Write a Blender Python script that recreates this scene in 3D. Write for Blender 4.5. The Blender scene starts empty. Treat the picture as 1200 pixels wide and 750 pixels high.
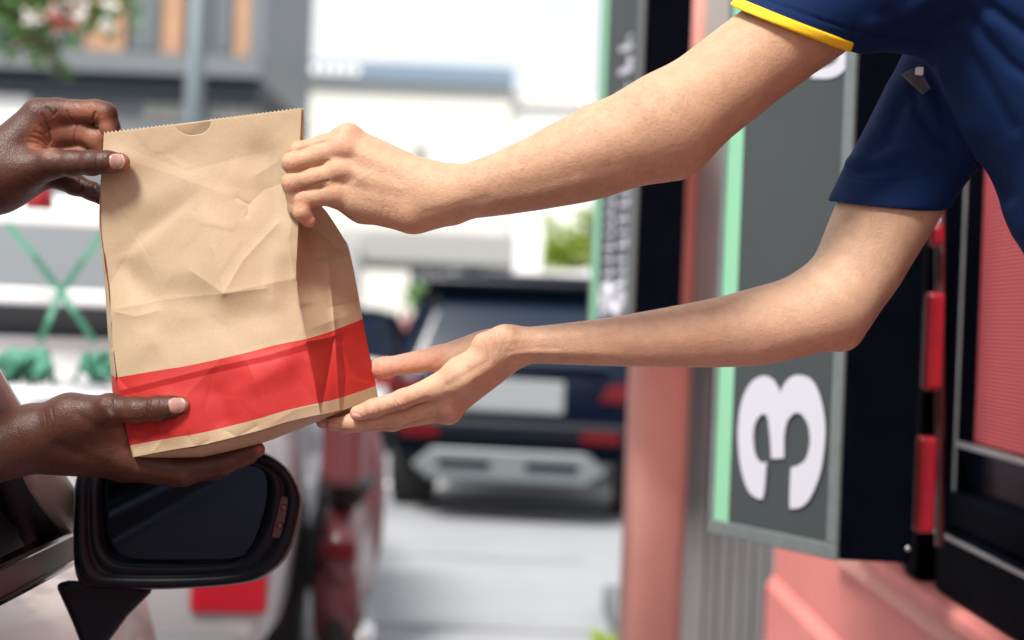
import bpy, bmesh, math, random
import numpy as np
from mathutils import Vector
random.seed(7); rng = np.random.default_rng(11)
S = bpy.context.scene; COL = S.collection
R = math.radians
# ------------------------------------------------------------------ camera
CZ = 1.40; ROLL = R(2.3); K = 0.0006          # K: metres per photo pixel at 1 m (50 mm lens, 1200 px wide)
cr, sr = math.cos(ROLL), math.sin(ROLL)
def P(px, py, d):
    u = (px-600)*K*d; v = -(py-375)*K*d
    return Vector((u*cr - v*sr, d, CZ + u*sr + v*cr))
def proj(co):                                  # world (n,3) -> photo pixels
    X, Y, Z = co[:,0], co[:,1], co[:,2]-CZ
    u = X*cr + Z*sr; v = -X*sr + Z*cr
    return 600+u/(K*Y), 375-v/(K*Y)
def onplane(px, py, p0, n):                    # where the line of sight meets a real plane
    d = P(px, py, 1.0) - Vector((0,0,CZ)); o = Vector((0,0,CZ)); n = Vector(n)
    return o + d*((Vector(p0)-o).dot(n)/d.dot(n))
cam = bpy.data.cameras.new('camera'); camo = bpy.data.objects.new('camera', cam); COL.objects.link(camo)
cam.lens = 50; cam.sensor_width = 36; cam.clip_start = .05; cam.clip_end = 2000
camo.location = (0,0,CZ); camo.rotation_euler = (R(90), -ROLL, 0)
cam.dof.use_dof = True; cam.dof.focus_distance = 1.335; cam.dof.aperture_fstop = 3.0; cam.dof.aperture_blades = 0
S.camera = camo
# ------------------------------------------------------------------ light
CLOUD = 4.0
SUN_EL, SUN_AZ = 52, -28                       # elevation; azimuth measured from -y (behind the camera) towards -x
w = bpy.data.worlds.new('World'); S.world = w; w.use_nodes = True
nt = w.node_tree; bg = nt.nodes['Background']
sky = nt.nodes.new('ShaderNodeTexSky'); sky.sky_type = 'NISHITA'; sky.sun_disc = False
sky.sun_elevation = R(SUN_EL); sky.air_density = 1.0; sky.dust_density = 3.5; sky.ozone_density = 1.0
hs = nt.nodes.new('ShaderNodeHueSaturation'); hs.inputs['Saturation'].default_value = .45
nt.links.new(sky.outputs[0], hs.inputs['Color'])
ct = nt.nodes.new('ShaderNodeTexCoord'); cl = nt.nodes.new('ShaderNodeTexNoise'); cl.inputs['Scale'].default_value = 2.2; cl.inputs['Detail'].default_value = 6    # bright thin cloud
nt.links.new(ct.outputs['Generated'], cl.inputs['Vector'])
cm = nt.nodes.new('ShaderNodeMapRange'); cm.inputs[1].default_value = .25; cm.inputs[2].default_value = .5; nt.links.new(cl.outputs[0], cm.inputs[0])
cx_ = nt.nodes.new('ShaderNodeMix'); cx_.data_type = 'RGBA'; cx_.inputs[7].default_value = (CLOUD,CLOUD,CLOUD*1.02,1)
nt.links.new(cm.outputs[0], cx_.inputs[0]); nt.links.new(hs.outputs[0], cx_.inputs[6]); nt.links.new(cx_.outputs[2], bg.inputs[0]); bg.inputs[1].default_value = .12
sl = bpy.data.lights.new('sun', 'SUN'); sl.energy = 2.6; sl.angle = R(14); sl.color = (1, .96, .9)
so = bpy.data.objects.new('sun', sl); COL.objects.link(so)
a = R(SUN_AZ); e = R(SUN_EL)
to_sun = Vector((math.sin(a)*math.cos(e), -math.cos(a)*math.cos(e), math.sin(e)))
so.rotation_euler = to_sun.to_track_quat('Z', 'Y').to_euler()
sky.sun_rotation = math.atan2(to_sun.x, to_sun.y)
so.location = (0,-3,6)
S.view_settings.view_transform = 'Standard'; S.view_settings.look = 'None'
S.view_settings.exposure = 1.22; S.view_settings.gamma = 1
S.render.engine = 'CYCLES'; S.cycles.use_denoising = True; S.cycles.denoiser = 'OPENIMAGEDENOISE'
S.cycles.max_bounces = 6; S.cycles.caustics_reflective = False; S.cycles.caustics_refractive = False
# ------------------------------------------------------------------ materials
def mat(name, col, rough=.5, metal=0, noise=0, nscale=8, bump=0, bscale=40, coat=0, spec=.5, stretch=None, sub=None, trans=0):
    m = bpy.data.materials.new(name); m.use_nodes = True; t = m.node_tree; b = t.nodes['Principled BSDF']
    b.inputs['Base Color'].default_value = (*col, 1); b.inputs['Roughness'].default_value = rough
    b.inputs['Metallic'].default_value = metal; b.inputs['Coat Weight'].default_value = coat
    b.inputs['Coat Roughness'].default_value = .05
    b.inputs['Specular IOR Level'].default_value = spec; b.inputs['Transmission Weight'].default_value = trans
    tc = t.nodes.new('ShaderNodeTexCoord'); mp = t.nodes.new('ShaderNodeMapping'); t.links.new(tc.outputs['Object'], mp.inputs[0])
    if stretch: mp.inputs['Scale'].default_value = stretch
    if noise:
        n = t.nodes.new('ShaderNodeTexNoise'); n.inputs['Scale'].default_value = nscale; n.inputs['Detail'].default_value = 6
        t.links.new(mp.outputs[0], n.inputs['Vector'])
        r = t.nodes.new('ShaderNodeMapRange'); r.inputs[1].default_value = .3; r.inputs[2].default_value = .7
        r.inputs[3].default_value = 1-noise; r.inputs[4].default_value = 1+noise; t.links.new(n.outputs[0], r.inputs[0])
        mx = t.nodes.new('ShaderNodeVectorMath'); mx.operation = 'SCALE'; mx.inputs[0].default_value = col
        t.links.new(r.outputs[0], mx.inputs['Scale']); t.links.new(mx.outputs[0], b.inputs['Base Color'])
    if bump:
        n2 = t.nodes.new('ShaderNodeTexNoise'); n2.inputs['Scale'].default_value = bscale; n2.inputs['Detail'].default_value = 5
        t.links.new(mp.outputs[0], n2.inputs['Vector'])
        bp = t.nodes.new('ShaderNodeBump'); bp.inputs['Strength'].default_value = bump; bp.inputs['Distance'].default_value = .5/bscale
        t.links.new(n2.outputs[0], bp.inputs['Height']); t.links.new(bp.outputs[0], b.inputs['Normal'])
    return m
M = {}
M['asphalt'] = mat('pale concrete paving', (.29,.30,.32), .85, noise=.05, nscale=2, bump=.3, bscale=60)
M['joint'] = mat('sealed joint', (.20,.205,.215), .85)
M['line'] = mat('sunlit ground white', (.78,.78,.76), .7, noise=.08)  # white for the strips of painted-in sunlight on the ground
M['black'] = mat('black metal', (.0016,.0022,.0048), .6, noise=.2, nscale=20, spec=.01)
M['blackgloss'] = mat('gloss black', (.0025,.004,.009), .16, spec=.2)
M['plastic'] = mat('black plastic', (.005,.007,.012), .36, noise=.15, nscale=60, bump=.05, bscale=900, spec=.16)
M['frameblack'] = mat('black window frame', (.0018,.0026,.0055), .6, spec=.02, noise=.2, nscale=30)
M['satin'] = mat('satin black', (.003,.0045,.010), .34, spec=.14)
M['rubber'] = mat('rubber', (.012,.012,.014), .8)
M['glass'] = mat('dark car glass', (.0035,.008,.020), .1, spec=.15)
M['glass2'] = mat('rear glass with sky blue', (.006,.015,.032), .12, spec=.3)  # blue of the reflected sky is put into the base colour
M['mirror'] = mat('tinted mirror glass', (.018,.026,.038), .05, metal=1)
M['chrome'] = mat('chrome', (.62,.62,.63), .16, metal=1)
M['alu'] = mat('aluminium', (.46,.48,.49), .34, metal=.85, noise=.1, nscale=30)
M['taupe'] = mat('taupe trim', (.13,.115,.108), .4)
M['steel'] = mat('grey trim', (.15,.175,.175), .42, metal=.3, noise=.08, nscale=40)
M['champ'] = mat('champagne paint', (.45,.375,.34), .38, metal=.2, coat=.5)
M['white'] = mat('white paint', (.74,.75,.76), .4, coat=.3, noise=.03)
M['pale'] = mat('pale silver paint', (.40,.41,.43), .4, coat=.3, metal=.2)
M['suv'] = mat('dark navy paint', (.0016,.004,.012), .3, spec=.05)
M['maroon'] = mat('maroon paint', (.13,.03,.036), .38, coat=.3)
M['lamp'] = mat('red lamp', (.27,.004,.012), .3, coat=.2)
M['lamp2'] = mat('dull red lamp', (.10,.003,.006), .3, spec=.3)
M['plate'] = mat('white plate', (.72,.73,.74), .5)
M['greypanel2'] = mat('pale plate', (.24,.255,.265), .5)
M['silver'] = mat('silver bumper', (.17,.19,.20), .5, metal=.4)
M['green'] = mat('green strap', (.06,.24,.16), .6, noise=.12, nscale=20)
M['mint'] = mat('mint strip', (.21,.48,.30), .45, noise=.02)
M['signgrey'] = mat('sign grey', (.034,.042,.045), .5, noise=.04, nscale=6)
M['signwhite'] = mat('sign white', (.50,.50,.56), .5)
M['pink'] = mat('coral painted wall', (.70,.235,.21), .62, noise=.06, nscale=9, bump=.25, bscale=160)
M['pinkc'] = mat('coral column paint', (.74,.35,.295), .6, noise=.06, nscale=5, bump=.15, bscale=90)
M['redm'] = mat('red paint', (.36,.010,.022), .4, noise=.15, nscale=30)
M['greywall'] = mat('grey slat wall', (.155,.160,.165), .7, noise=.12, nscale=6, stretch=(6,6,.4))
M['greypanel'] = mat('light grey panel', (.30,.30,.285), .6, noise=.05)
M['bdark'] = mat('dark cladding', (.022,.028,.040), .6, noise=.1, spec=.2)
M['bgrey'] = mat('grey cladding', (.13,.142,.155), .6, noise=.08)
M['bwin'] = mat('grey glazing', (.105,.122,.135), .5)
M['wood'] = mat('orange wood', (.38,.215,.125), .6, noise=.15, nscale=4, stretch=(4,4,.6))
M['bwhite'] = mat('white render', (.80,.80,.77), .7, noise=.03)
M['bcream'] = mat('cream render', (.70,.69,.63), .7, noise=.03)
M['blue'] = mat('blue fascia', (.17,.235,.31), .6)
M['pole'] = mat('pole paint', (.11,.14,.16), .5, metal=.2)
M['leaf'] = mat('leaf green', (.085,.20,.04), .45, noise=.5, nscale=5)
M['leafy'] = mat('yellow green leaf', (.24,.34,.03), .5, noise=.4, nscale=5)
M['bark'] = mat('bark', (.10,.075,.05), .9, noise=.3, bump=.4)
M['petalr'] = mat('red petal', (.60,.06,.035), .5)
M['glintw'] = mat('white sky glint', (.82,.80,.74), .5)  # white that paints in bright sky gaps among the leaves
M['clear'] = mat('clear plastic', (.9,.92,.95), .08, trans=.9)
M['navytrim'] = mat('badge dark', (.02,.03,.07), .4)
M['seat'] = mat('dark upholstery', (.014,.015,.02), .8)
M['hair'] = mat('dark hair', (.012,.009,.008), .5)
M['lens'] = mat('dark red lens', (.05,.008,.012), .2)
M['petalp'] = mat('pink petal', (.55,.20,.22), .6, noise=.3)
M['cream_shirt'] = mat('grey shirt cloth', (.30,.31,.33), .8, bump=.2, bscale=300)
def redmesh():
    m = mat('red insect mesh', (.50,.06,.075), .55); t = m.node_tree; b = t.nodes['Principled BSDF']
    tc = t.nodes.new('ShaderNodeTexCoord'); wv = t.nodes.new('ShaderNodeTexWave'); wv.bands_direction = 'Z'
    wv.inputs['Scale'].default_value = 52; wv.inputs['Distortion'].default_value = .15
    t.links.new(tc.outputs['Object'], wv.inputs['Vector'])
    mx = t.nodes.new('ShaderNodeMix'); mx.data_type = 'RGBA'; mx.inputs[6].default_value = (.36,.03,.045,1); mx.inputs[7].default_value = (.62,.12,.13,1)
    t.links.new(wv.outputs['Fac'], mx.inputs[0]); t.links.new(mx.outputs[2], b.inputs['Base Color'])
    bp = t.nodes.new('ShaderNodeBump'); bp.inputs['Strength'].default_value = .5; bp.inputs['Distance'].default_value = .003
    t.links.new(wv.outputs['Fac'], bp.inputs['Height']); t.links.new(bp.outputs[0], b.inputs['Normal'])
    return m
M['mesh'] = redmesh()
def skin(name, ssw, rough, ssr, bscale=650, bstr=.25, mot=.10):
    m = bpy.data.materials.new(name); m.use_nodes = True; t = m.node_tree; b = t.nodes['Principled BSDF']
    L = t.links.new
    at = t.nodes.new('ShaderNodeAttribute'); at.attribute_name = 'Col'
    tc = t.nodes.new('ShaderNodeTexCoord')
    n = t.nodes.new('ShaderNodeTexNoise'); n.inputs['Scale'].default_value = 70; n.inputs['Detail'].default_value = 8; n.inputs['Roughness'].default_value = .65
    L(tc.outputs['Object'], n.inputs['Vector'])
    r = t.nodes.new('ShaderNodeMapRange'); r.inputs[1].default_value = .3; r.inputs[2].default_value = .7; r.inputs[3].default_value = 1-mot; r.inputs[4].default_value = 1+mot
    L(n.outputs[0], r.inputs[0])
    mx = t.nodes.new('ShaderNodeVectorMath'); mx.operation = 'SCALE'; L(at.outputs['Color'], mx.inputs[0]); L(r.outputs[0], mx.inputs['Scale'])
    L(mx.outputs[0], b.inputs['Base Color'])
    b.inputs['Subsurface Weight'].default_value = ssw; b.inputs['Subsurface Radius'].default_value = ssr; b.inputs['Subsurface Scale'].default_value = .004
    # pores and the fine lattice of skin lines, switched off on the nails by the attribute's alpha
    v = t.nodes.new('ShaderNodeTexVoronoi'); v.feature = 'DISTANCE_TO_EDGE'; v.inputs['Scale'].default_value = bscale
    n3 = t.nodes.new('ShaderNodeTexNoise'); n3.inputs['Scale'].default_value = bscale*.45; n3.inputs['Detail'].default_value = 4
    L(tc.outputs['Object'], v.inputs['Vector']); L(tc.outputs['Object'], n3.inputs['Vector'])
    ad = t.nodes.new('ShaderNodeMath'); ad.operation = 'MULTIPLY_ADD'; L(v.outputs['Distance'], ad.inputs[0]); ad.inputs[1].default_value = .8; L(n3.outputs[0], ad.inputs[2])
    bs = t.nodes.new('ShaderNodeMath'); bs.operation = 'MULTIPLY'; bs.inputs[1].default_value = bstr; L(at.outputs['Alpha'], bs.inputs[0])
    bp = t.nodes.new('ShaderNodeBump'); bp.inputs['Distance'].default_value = .0012
    L(bs.outputs[0], bp.inputs['Strength']); L(ad.outputs[0], bp.inputs['Height']); L(bp.outputs[0], b.inputs['Normal'])
    rr = t.nodes.new('ShaderNodeMapRange'); rr.inputs[3].default_value = .22; rr.inputs[4].default_value = rough; L(at.outputs['Alpha'], rr.inputs[0])
    L(rr.outputs[0], b.inputs['Roughness']); b.inputs['Specular IOR Level'].default_value = .30
    return m
M['skin_light'] = skin('light skin', .16, .47, (1,.38,.22), bscale=720, bstr=.50, mot=.11)
M['skin_dark'] = skin('dark skin', .08, .43, (1,.4,.25), bscale=560, bstr=.42, mot=.15)
def cloth():
    m = mat('navy polo knit', (.0028,.0155,.066), .8, spec=.15); t = m.node_tree; b = t.nodes['Principled BSDF']; L = t.links.new
    b.inputs['Sheen Weight'].default_value = .06; b.inputs['Sheen Roughness'].default_value = .4; b.inputs['Sheen Tint'].default_value = (.2,.35,.9,1)
    tc = t.nodes.new('ShaderNodeTexCoord'); v = t.nodes.new('ShaderNodeTexNoise'); v.inputs['Scale'].default_value = 1400; v.inputs['Detail'].default_value = 2
    L(tc.outputs['Object'], v.inputs['Vector']); n = t.nodes.new('ShaderNodeTexNoise'); n.inputs['Scale'].default_value = 22; n.inputs['Detail'].default_value = 3
    L(tc.outputs['Object'], n.inputs['Vector'])
    bp = t.nodes.new('ShaderNodeBump'); bp.inputs['Strength'].default_value = .3; bp.inputs['Distance'].default_value = .0008; L(v.outputs[0], bp.inputs['Height'])
    bp2 = t.nodes.new('ShaderNodeBump'); bp2.inputs['Strength'].default_value = .25; bp2.inputs['Distance'].default_value = .008; L(n.outputs[0], bp2.inputs['Height'])
    L(bp.outputs[0], bp2.inputs['Normal']); L(bp2.outputs[0], b.inputs['Normal'])
    return m
M['navy'] = cloth()
M['yellow'] = mat('yellow ribbed trim', (.86,.56,.012), .8, bump=.5, bscale=700)
def kraft():
    m = bpy.data.materials.new('printed kraft paper'); m.use_nodes = True; t = m.node_tree; b = t.nodes['Principled BSDF']; L = t.links.new
    uv = t.nodes.new('ShaderNodeUVMap'); uv.uv_map = 'UVMap'
    tc = t.nodes.new('ShaderNodeTexCoord')
    sep = t.nodes.new('ShaderNodeSeparateXYZ'); L(uv.outputs[0], sep.inputs[0])
    fib = t.nodes.new('ShaderNodeTexNoise'); fib.inputs['Scale'].default_value = 900; fib.inputs['Detail'].default_value = 5
    mp = t.nodes.new('ShaderNodeMapping'); mp.inputs['Scale'].default_value = (1,1,.8); L(tc.outputs['Object'], mp.inputs[0]); L(mp.outputs[0], fib.inputs['Vector'])
    big = t.nodes.new('ShaderNodeTexNoise'); big.inputs['Scale'].default_value = 26; big.inputs['Detail'].default_value = 6; L(tc.outputs['Object'], big.inputs['Vector'])
    def ramp(src, a, bb, lo, hi):
        r = t.nodes.new('ShaderNodeMapRange'); r.inputs[1].default_value = a; r.inputs[2].default_value = bb; r.inputs[3].default_value = lo; r.inputs[4].default_value = hi
        L(src, r.inputs[0]); return r.outputs[0]
    f1 = ramp(fib.outputs[0], .3, .7, .93, 1.06); f2 = ramp(big.outputs[0], .3, .7, .95, 1.05)
    mul = t.nodes.new('ShaderNodeMath'); mul.operation = 'MULTIPLY'; L(f1, mul.inputs[0]); L(f2, mul.inputs[1])
    # dark specks of recycled fibre
    sp = t.nodes.new('ShaderNodeTexVoronoi'); sp.inputs['Scale'].default_value = 230; L(tc.outputs['Object'], sp.inputs['Vector'])
    spk = ramp(sp.outputs['Distance'], .06, .12, .72, 1.0)
    mul2 = t.nodes.new('ShaderNodeMath'); mul2.operation = 'MULTIPLY'; L(mul.outputs[0], mul2.inputs[0]); L(spk, mul2.inputs[1])
    k = t.nodes.new('ShaderNodeVectorMath'); k.operation = 'SCALE'; k.inputs[0].default_value = (.435,.328,.207); L(mul2.outputs[0], k.inputs['Scale'])
    rd = t.nodes.new('ShaderNodeVectorMath'); rd.operation = 'SCALE'; rd.inputs[0].default_value = (.43,.018,.015); L(f2, rd.inputs['Scale'])
    g1 = t.nodes.new('ShaderNodeMath'); g1.operation = 'GREATER_THAN'; g1.inputs[1].default_value = .750
    g2 = t.nodes.new('ShaderNodeMath'); g2.operation = 'LESS_THAN'; g2.inputs[1].default_value = .962
    L(sep.outputs[1], g1.inputs[0]); L(sep.outputs[1], g2.inputs[0])
    band = t.nodes.new('ShaderNodeMath'); band.operation = 'MULTIPLY'; L(g1.outputs[0], band.inputs[0]); L(g2.outputs[0], band.inputs[1])
    mx = t.nodes.new('ShaderNodeMix'); mx.data_type = 'RGBA'; L(band.outputs[0], mx.inputs[0]); L(k.outputs[0], mx.inputs[6]); L(rd.outputs[0], mx.inputs[7])
    L(mx.outputs[2], b.inputs['Base Color']); b.inputs['Roughness'].default_value = .62
    rg = ramp(band.outputs[0], 0, 1, .66, .62); L(rg, b.inputs['Roughness'])
    # crumple: ridged noise + paper grain
    cn = t.nodes.new('ShaderNodeTexVoronoi'); cn.feature = 'DISTANCE_TO_EDGE'; cn.inputs['Scale'].default_value = 16
    wn = t.nodes.new('ShaderNodeTexNoise'); wn.inputs['Scale'].default_value = 12; L(tc.outputs['Object'], wn.inputs['Vector'])
    wm = t.nodes.new('ShaderNodeMix'); wm.data_type = 'VECTOR'; wm.inputs[0].default_value = .08; L(tc.outputs['Object'], wm.inputs[4]); L(wn.outputs['Color'], wm.inputs[5]); L(wm.outputs[1], cn.inputs['Vector'])
    b1 = t.nodes.new('ShaderNodeBump'); b1.inputs['Strength'].default_value = .035; b1.inputs['Distance'].default_value = .02; L(cn.outputs['Distance'], b1.inputs['Height'])
    b2 = t.nodes.new('ShaderNodeBump'); b2.inputs['Strength'].default_value = .12; b2.inputs['Distance'].default_value = .001; L(fib.outputs[0], b2.inputs['Height']); L(b1.outputs[0], b2.inputs['Normal'])
    L(b2.outputs[0], b.inputs['Normal'])
    return m
M['kraft'] = kraft()
# ------------------------------------------------------------------ object helpers
def link(name, me, m, parent=None, smooth=False):
    o = bpy.data.objects.new(name, me); COL.objects.link(o)
    if m is not None and not me.materials: me.materials.append(M[m] if isinstance(m, str) else m)
    if smooth:
        me.polygons.foreach_set('use_smooth', [True]*len(me.polygons))
    if parent is not None:
        o.parent = parent; off = Vector((0,0,0)); q = parent      # vertices are in world coordinates, roots carry no rotation
        while q is not None: off += q.location; q = q.parent
        o.location = -off
    return o
def tag(o, label=None, cat=None, group=None, kind=None):
    if label: o['label'] = label
    if cat: o['category'] = cat
    if group: o['group'] = group
    if kind: o['kind'] = kind
    return o
def thing(name, label, cat, loc, group=None):
    o = bpy.data.objects.new(name, None); COL.objects.link(o); o.location = loc; o.empty_display_size = .1
    return tag(o, label, cat, group)
class MB:
    """collects faces for ONE mesh"""
    def __init__(s): s.v = []; s.f = []
    def add(s, vs, fs):
        n = len(s.v); s.v += [tuple(v) for v in vs]; s.f += [tuple(i+n for i in f) for f in fs]; return s
    def box(s, x0,x1,y0,y1,z0,z1, T=None):
        vs = [Vector((x,y,z)) for x in (x0,x1) for y in (y0,y1) for z in (z0,z1)]
        if T: vs = [T(v) for v in vs]
        return s.add(vs, [(0,1,3,2),(4,6,7,5),(0,4,5,1),(2,3,7,6),(0,2,6,4),(1,5,7,3)])
    def bar(s, a, b, w, h, up=(0,0,1)):
        a = Vector(a); b = Vector(b); d = (b-a).normalized(); u = Vector(up); x = d.cross(u).normalized()*w/2; z = d.cross(x).normalized()*h/2
        vs = [q+i*x+j*z for q in (a,b) for i,j in ((-1,-1),(1,-1),(1,1),(-1,1))]
        return s.add(vs, [(0,1,2,3),(7,6,5,4),(0,4,5,1),(1,5,6,2),(2,6,7,3),(3,7,4,0)])
    def prism(s, pts, off):                    # polygon pts extruded by vector off
        n = len(pts); off = Vector(off); vs = [Vector(p) for p in pts]+[Vector(p)+off for p in pts]
        return s.add(vs, [tuple(range(n)), tuple(range(2*n-1,n-1,-1))]+[(i,i+n,(i+1)%n+n,(i+1)%n) for i in range(n)])
    def loft(s, rings, cap=True, closed=True):
        n = len(rings[0]); vs = [p for r in rings for p in r]; fs = []
        for k in range(len(rings)-1):
            for i in range(n if closed else n-1):
                j = (i+1)%n; fs.append((k*n+i, k*n+j, (k+1)*n+j, (k+1)*n+i))
        if cap: fs += [tuple(range(n-1,-1,-1)), tuple(range((len(rings)-1)*n, len(rings)*n))]
        return s.add(vs, fs)
    def tube(s, pts, rad, n=12, cap=True):
        pts = [Vector(p) for p in pts]; rad = rad if isinstance(rad,(list,tuple)) else [rad]*len(pts); rings = []
        up = Vector((0,0,1)); 
        for i,p in enumerate(pts):
            d = (pts[min(i+1,len(pts)-1)]-pts[max(i-1,0)]).normalized()
            x = d.cross(up if abs(d.z)<.95 else Vector((0,1,0))).normalized(); y = d.cross(x)
            rings.append([p+rad[i]*(math.cos(t)*x+math.sin(t)*y) for t in [2*math.pi*k/n for k in range(n)]])
        return s.loft(rings, cap)
    def lathe(s, c, axis, prof, n=32):         # prof: (distance along axis, radius)
        c = Vector(c); ax = Vector(axis).normalized(); x = ax.cross(Vector((0,0,1)) if abs(ax.z)<.9 else Vector((0,1,0))).normalized(); y = ax.cross(x)
        return s.loft([[c+ax*h+r*(math.cos(2*math.pi*k/n)*x+math.sin(2*math.pi*k/n)*y) for k in range(n)] for h,r in prof], True)
    def ball(s, c, r, n=10, sc=(1,1,1)):
        c = Vector(c); rings = []
        for i in range(n+1):
            th = math.pi*(i+.02)/(n+.04); rings.append([c+Vector((r*sc[0]*math.sin(th)*math.cos(2*math.pi*k/(2*n)), r*sc[1]*math.sin(th)*math.sin(2*math.pi*k/(2*n)), r*sc[2]*math.cos(th))) for k in range(2*n)])
        return s.loft(rings, True)
    def mesh(s, name):
        me = bpy.data.meshes.new(name); me.from_pydata(s.v, [], s.f); me.update()
        b = bmesh.new(); b.from_mesh(me); bmesh.ops.recalc_face_normals(b, faces=b.faces); b.to_mesh(me); b.free(); return me
    def obj(s, name, m, parent=None, smooth=False, bevel=0, sub=0, T=None):
        if T: s.v = [tuple(T(Vector(v))) for v in s.v]
        o = link(name, s.mesh(name), m, parent, smooth)
        if bevel:
            bv = o.modifiers.new('bevel','BEVEL'); bv.width = bevel; bv.segments = 2; bv.limit_method = 'ANGLE'; bv.angle_limit = R(40)
        if sub:
            sb = o.modifiers.new('sub','SUBSURF'); sb.levels = sub; sb.render_levels = sub
        return o
def spline(pts, n, closed=True):               # Catmull-Rom through tuples
    pts = [np.array(p, float) for p in pts]; m = len(pts); out = []
    segs = m if closed else m-1
    for i in range(segs):
        p0,p1,p2,p3 = (pts[(i+k)%m] for k in (-1,0,1,2)) if closed else (pts[max(i-1,0)],pts[i],pts[i+1],pts[min(i+2,m-1)])
        for t in np.linspace(0,1,n,endpoint=False):
            out.append(.5*((2*p1)+(-p0+p2)*t+(2*p0-5*p1+4*p2-p3)*t*t+(-p0+3*p1-3*p2+p3)*t**3))
    if not closed: out.append(pts[-1])
    return [tuple(p) for p in out]
# ------------------------------------------------------------------ implicit-surface modelling of the bodies (millimetres)
def smin(a, b, k):
    if k <= 0: return np.minimum(a,b)
    h = np.clip(.5+.5*(a-b)/k, 0, 1)           # h=1 -> b
    return a*(1-h)+b*h-k*h*(1-h)
def axis_grid(lo, hi, fine, f, c):             # fine step f inside the intervals, growing to c outside
    xs = [lo]
    while xs[-1] < hi:
        x = xs[-1]; d = max(fine[0]-x, x-fine[1], 0); xs.append(x+min(c, f+.12*d))
    return np.array(xs, np.float32)
class Sdf:
    def __init__(s, lo, hi, fine, f=.9, c=3.):
        s.g = [axis_grid(lo[i], hi[i], fine[i], f, c) for i in range(3)]
        s.F = np.full([len(q) for q in s.g], 60., np.float32)
    def rng(s, lo, hi):
        return tuple(slice(max(0,np.searchsorted(s.g[i],lo[i])-1), min(len(s.g[i]),np.searchsorted(s.g[i],hi[i])+1)) for i in range(3))
    def cone(s, sl, a, b, ra, rb):
        x = s.g[0][sl[0]][:,None,None]; y = s.g[1][sl[1]][None,:,None]; z = s.g[2][sl[2]][None,None,:]
        ab = b-a; L2 = float(ab@ab)+1e-9
        t = np.clip(((x-a[0])*ab[0]+(y-a[1])*ab[1]+(z-a[2])*ab[2])/L2, 0, 1)
        return np.sqrt((x-a[0]-t*ab[0])**2+(y-a[1]-t*ab[1])**2+(z-a[2]-t*ab[2])**2)-(ra+t*(rb-ra))
    def group(s, prims, k):
        mg = 22
        lo = np.min([np.minimum(p[0]-p[2], p[1]-p[3]) for p in prims],0)-mg; hi = np.max([np.maximum(p[0]+p[2], p[1]+p[3]) for p in prims],0)+mg
        box = s.rng(lo,hi); sub = np.full([q.stop-q.start for q in box], 60., np.float32)
        for a,b,ra,rb in prims:
            sl = s.rng(np.minimum(a-ra,b-rb)-mg, np.maximum(a+ra,b+rb)+mg)
            loc = tuple(slice(sl[i].start-box[i].start, sl[i].stop-box[i].start) for i in range(3))
            sub[loc] = smin(sub[loc], s.cone(sl,a,b,ra,rb).astype(np.float32), k)
        return box, sub
    def add(s, prims, k_in, k_out):
        box, sub = s.group(prims, k_in); s.F[box] = smin(s.F[box], sub, k_out)
    def nets(s):
        F = s.F; s_ = F < 0
        n = np.array(F.shape)
        c = np.zeros(n-1, np.int8)
        for i in (0,1):
            for j in (0,1):
                for k in (0,1): c += s_[i:n[0]-1+i, j:n[1]-1+j, k:n[2]-1+k]
        act = np.argwhere((c>0)&(c<8)); del c
        I,J,Kk = act.T; pos = np.zeros((len(act),3)); cnt = np.zeros(len(act))
        G = s.g
        corners = [(i,j,k) for i in (0,1) for j in (0,1) for k in (0,1)]
        val = {q: F[I+q[0],J+q[1],Kk+q[2]] for q in corners}
        cp = {q: np.stack([G[0][I+q[0]],G[1][J+q[1]],G[2][Kk+q[2]]],1) for q in corners}
        for q in corners:
            for ax in range(3):
                if q[ax]: continue
                r = list(q); r[ax] = 1; r = tuple(r); m = (val[q]<0)!=(val[r]<0)
                t = (val[q][m]/(val[q][m]-val[r][m]))[:,None]
                pos[m] += cp[q][m]*(1-t)+cp[r][m]*t; cnt[m] += 1
        pos /= cnt[:,None]
        idx = np.full(n-1, -1, np.int32); idx[I,J,Kk] = np.arange(len(act))
        quads = []
        for ax in range(3):
            A = [slice(1,-1)]*3; B = [slice(1,-1)]*3; A[ax] = slice(0,-1); B[ax] = slice(1,None)
            e = np.argwhere(s_[tuple(A)] != s_[tuple(B)]); o = np.array([1,1,1]); o[ax] = 0; e = e+o
            u,v = [(1,2),(2,0),(0,1)][ax]
            def at(du,dv):
                q = e.copy(); q[:,u] -= du; q[:,v] -= dv; return idx[q[:,0],q[:,1],q[:,2]]
            Q = np.stack([at(1,1),at(0,1),at(0,0),at(1,0)],1)
            inside = s_[e[:,0],e[:,1],e[:,2]]; Q[~inside] = Q[~inside][:,::-1]
            quads.append(Q[(Q>=0).all(1)])
        return pos/1000., np.concatenate(quads)
def normals(V, Q):
    a,b,c,d = (V[Q[:,i]] for i in range(4)); fn = np.cross(c-a, d-b); N = np.zeros_like(V)
    for i in range(4): np.add.at(N, Q[:,i], fn)
    return N/(np.linalg.norm(N,axis=1,keepdims=True)+1e-12)
def polydist(x, y, pl):
    pl = np.array(pl, float); best = np.full(len(x), 1e9)
    if len(pl) == 1: return np.hypot(x-pl[0,0], y-pl[0,1])
    for a,b in zip(pl[:-1], pl[1:]):
        ab = b-a; t = np.clip(((x-a[0])*ab[0]+(y-a[1])*ab[1])/(ab@ab+1e-9),0,1)
        best = np.minimum(best, np.hypot(x-a[0]-t*ab[0], y-a[1]-t*ab[1]))
    return best
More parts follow.
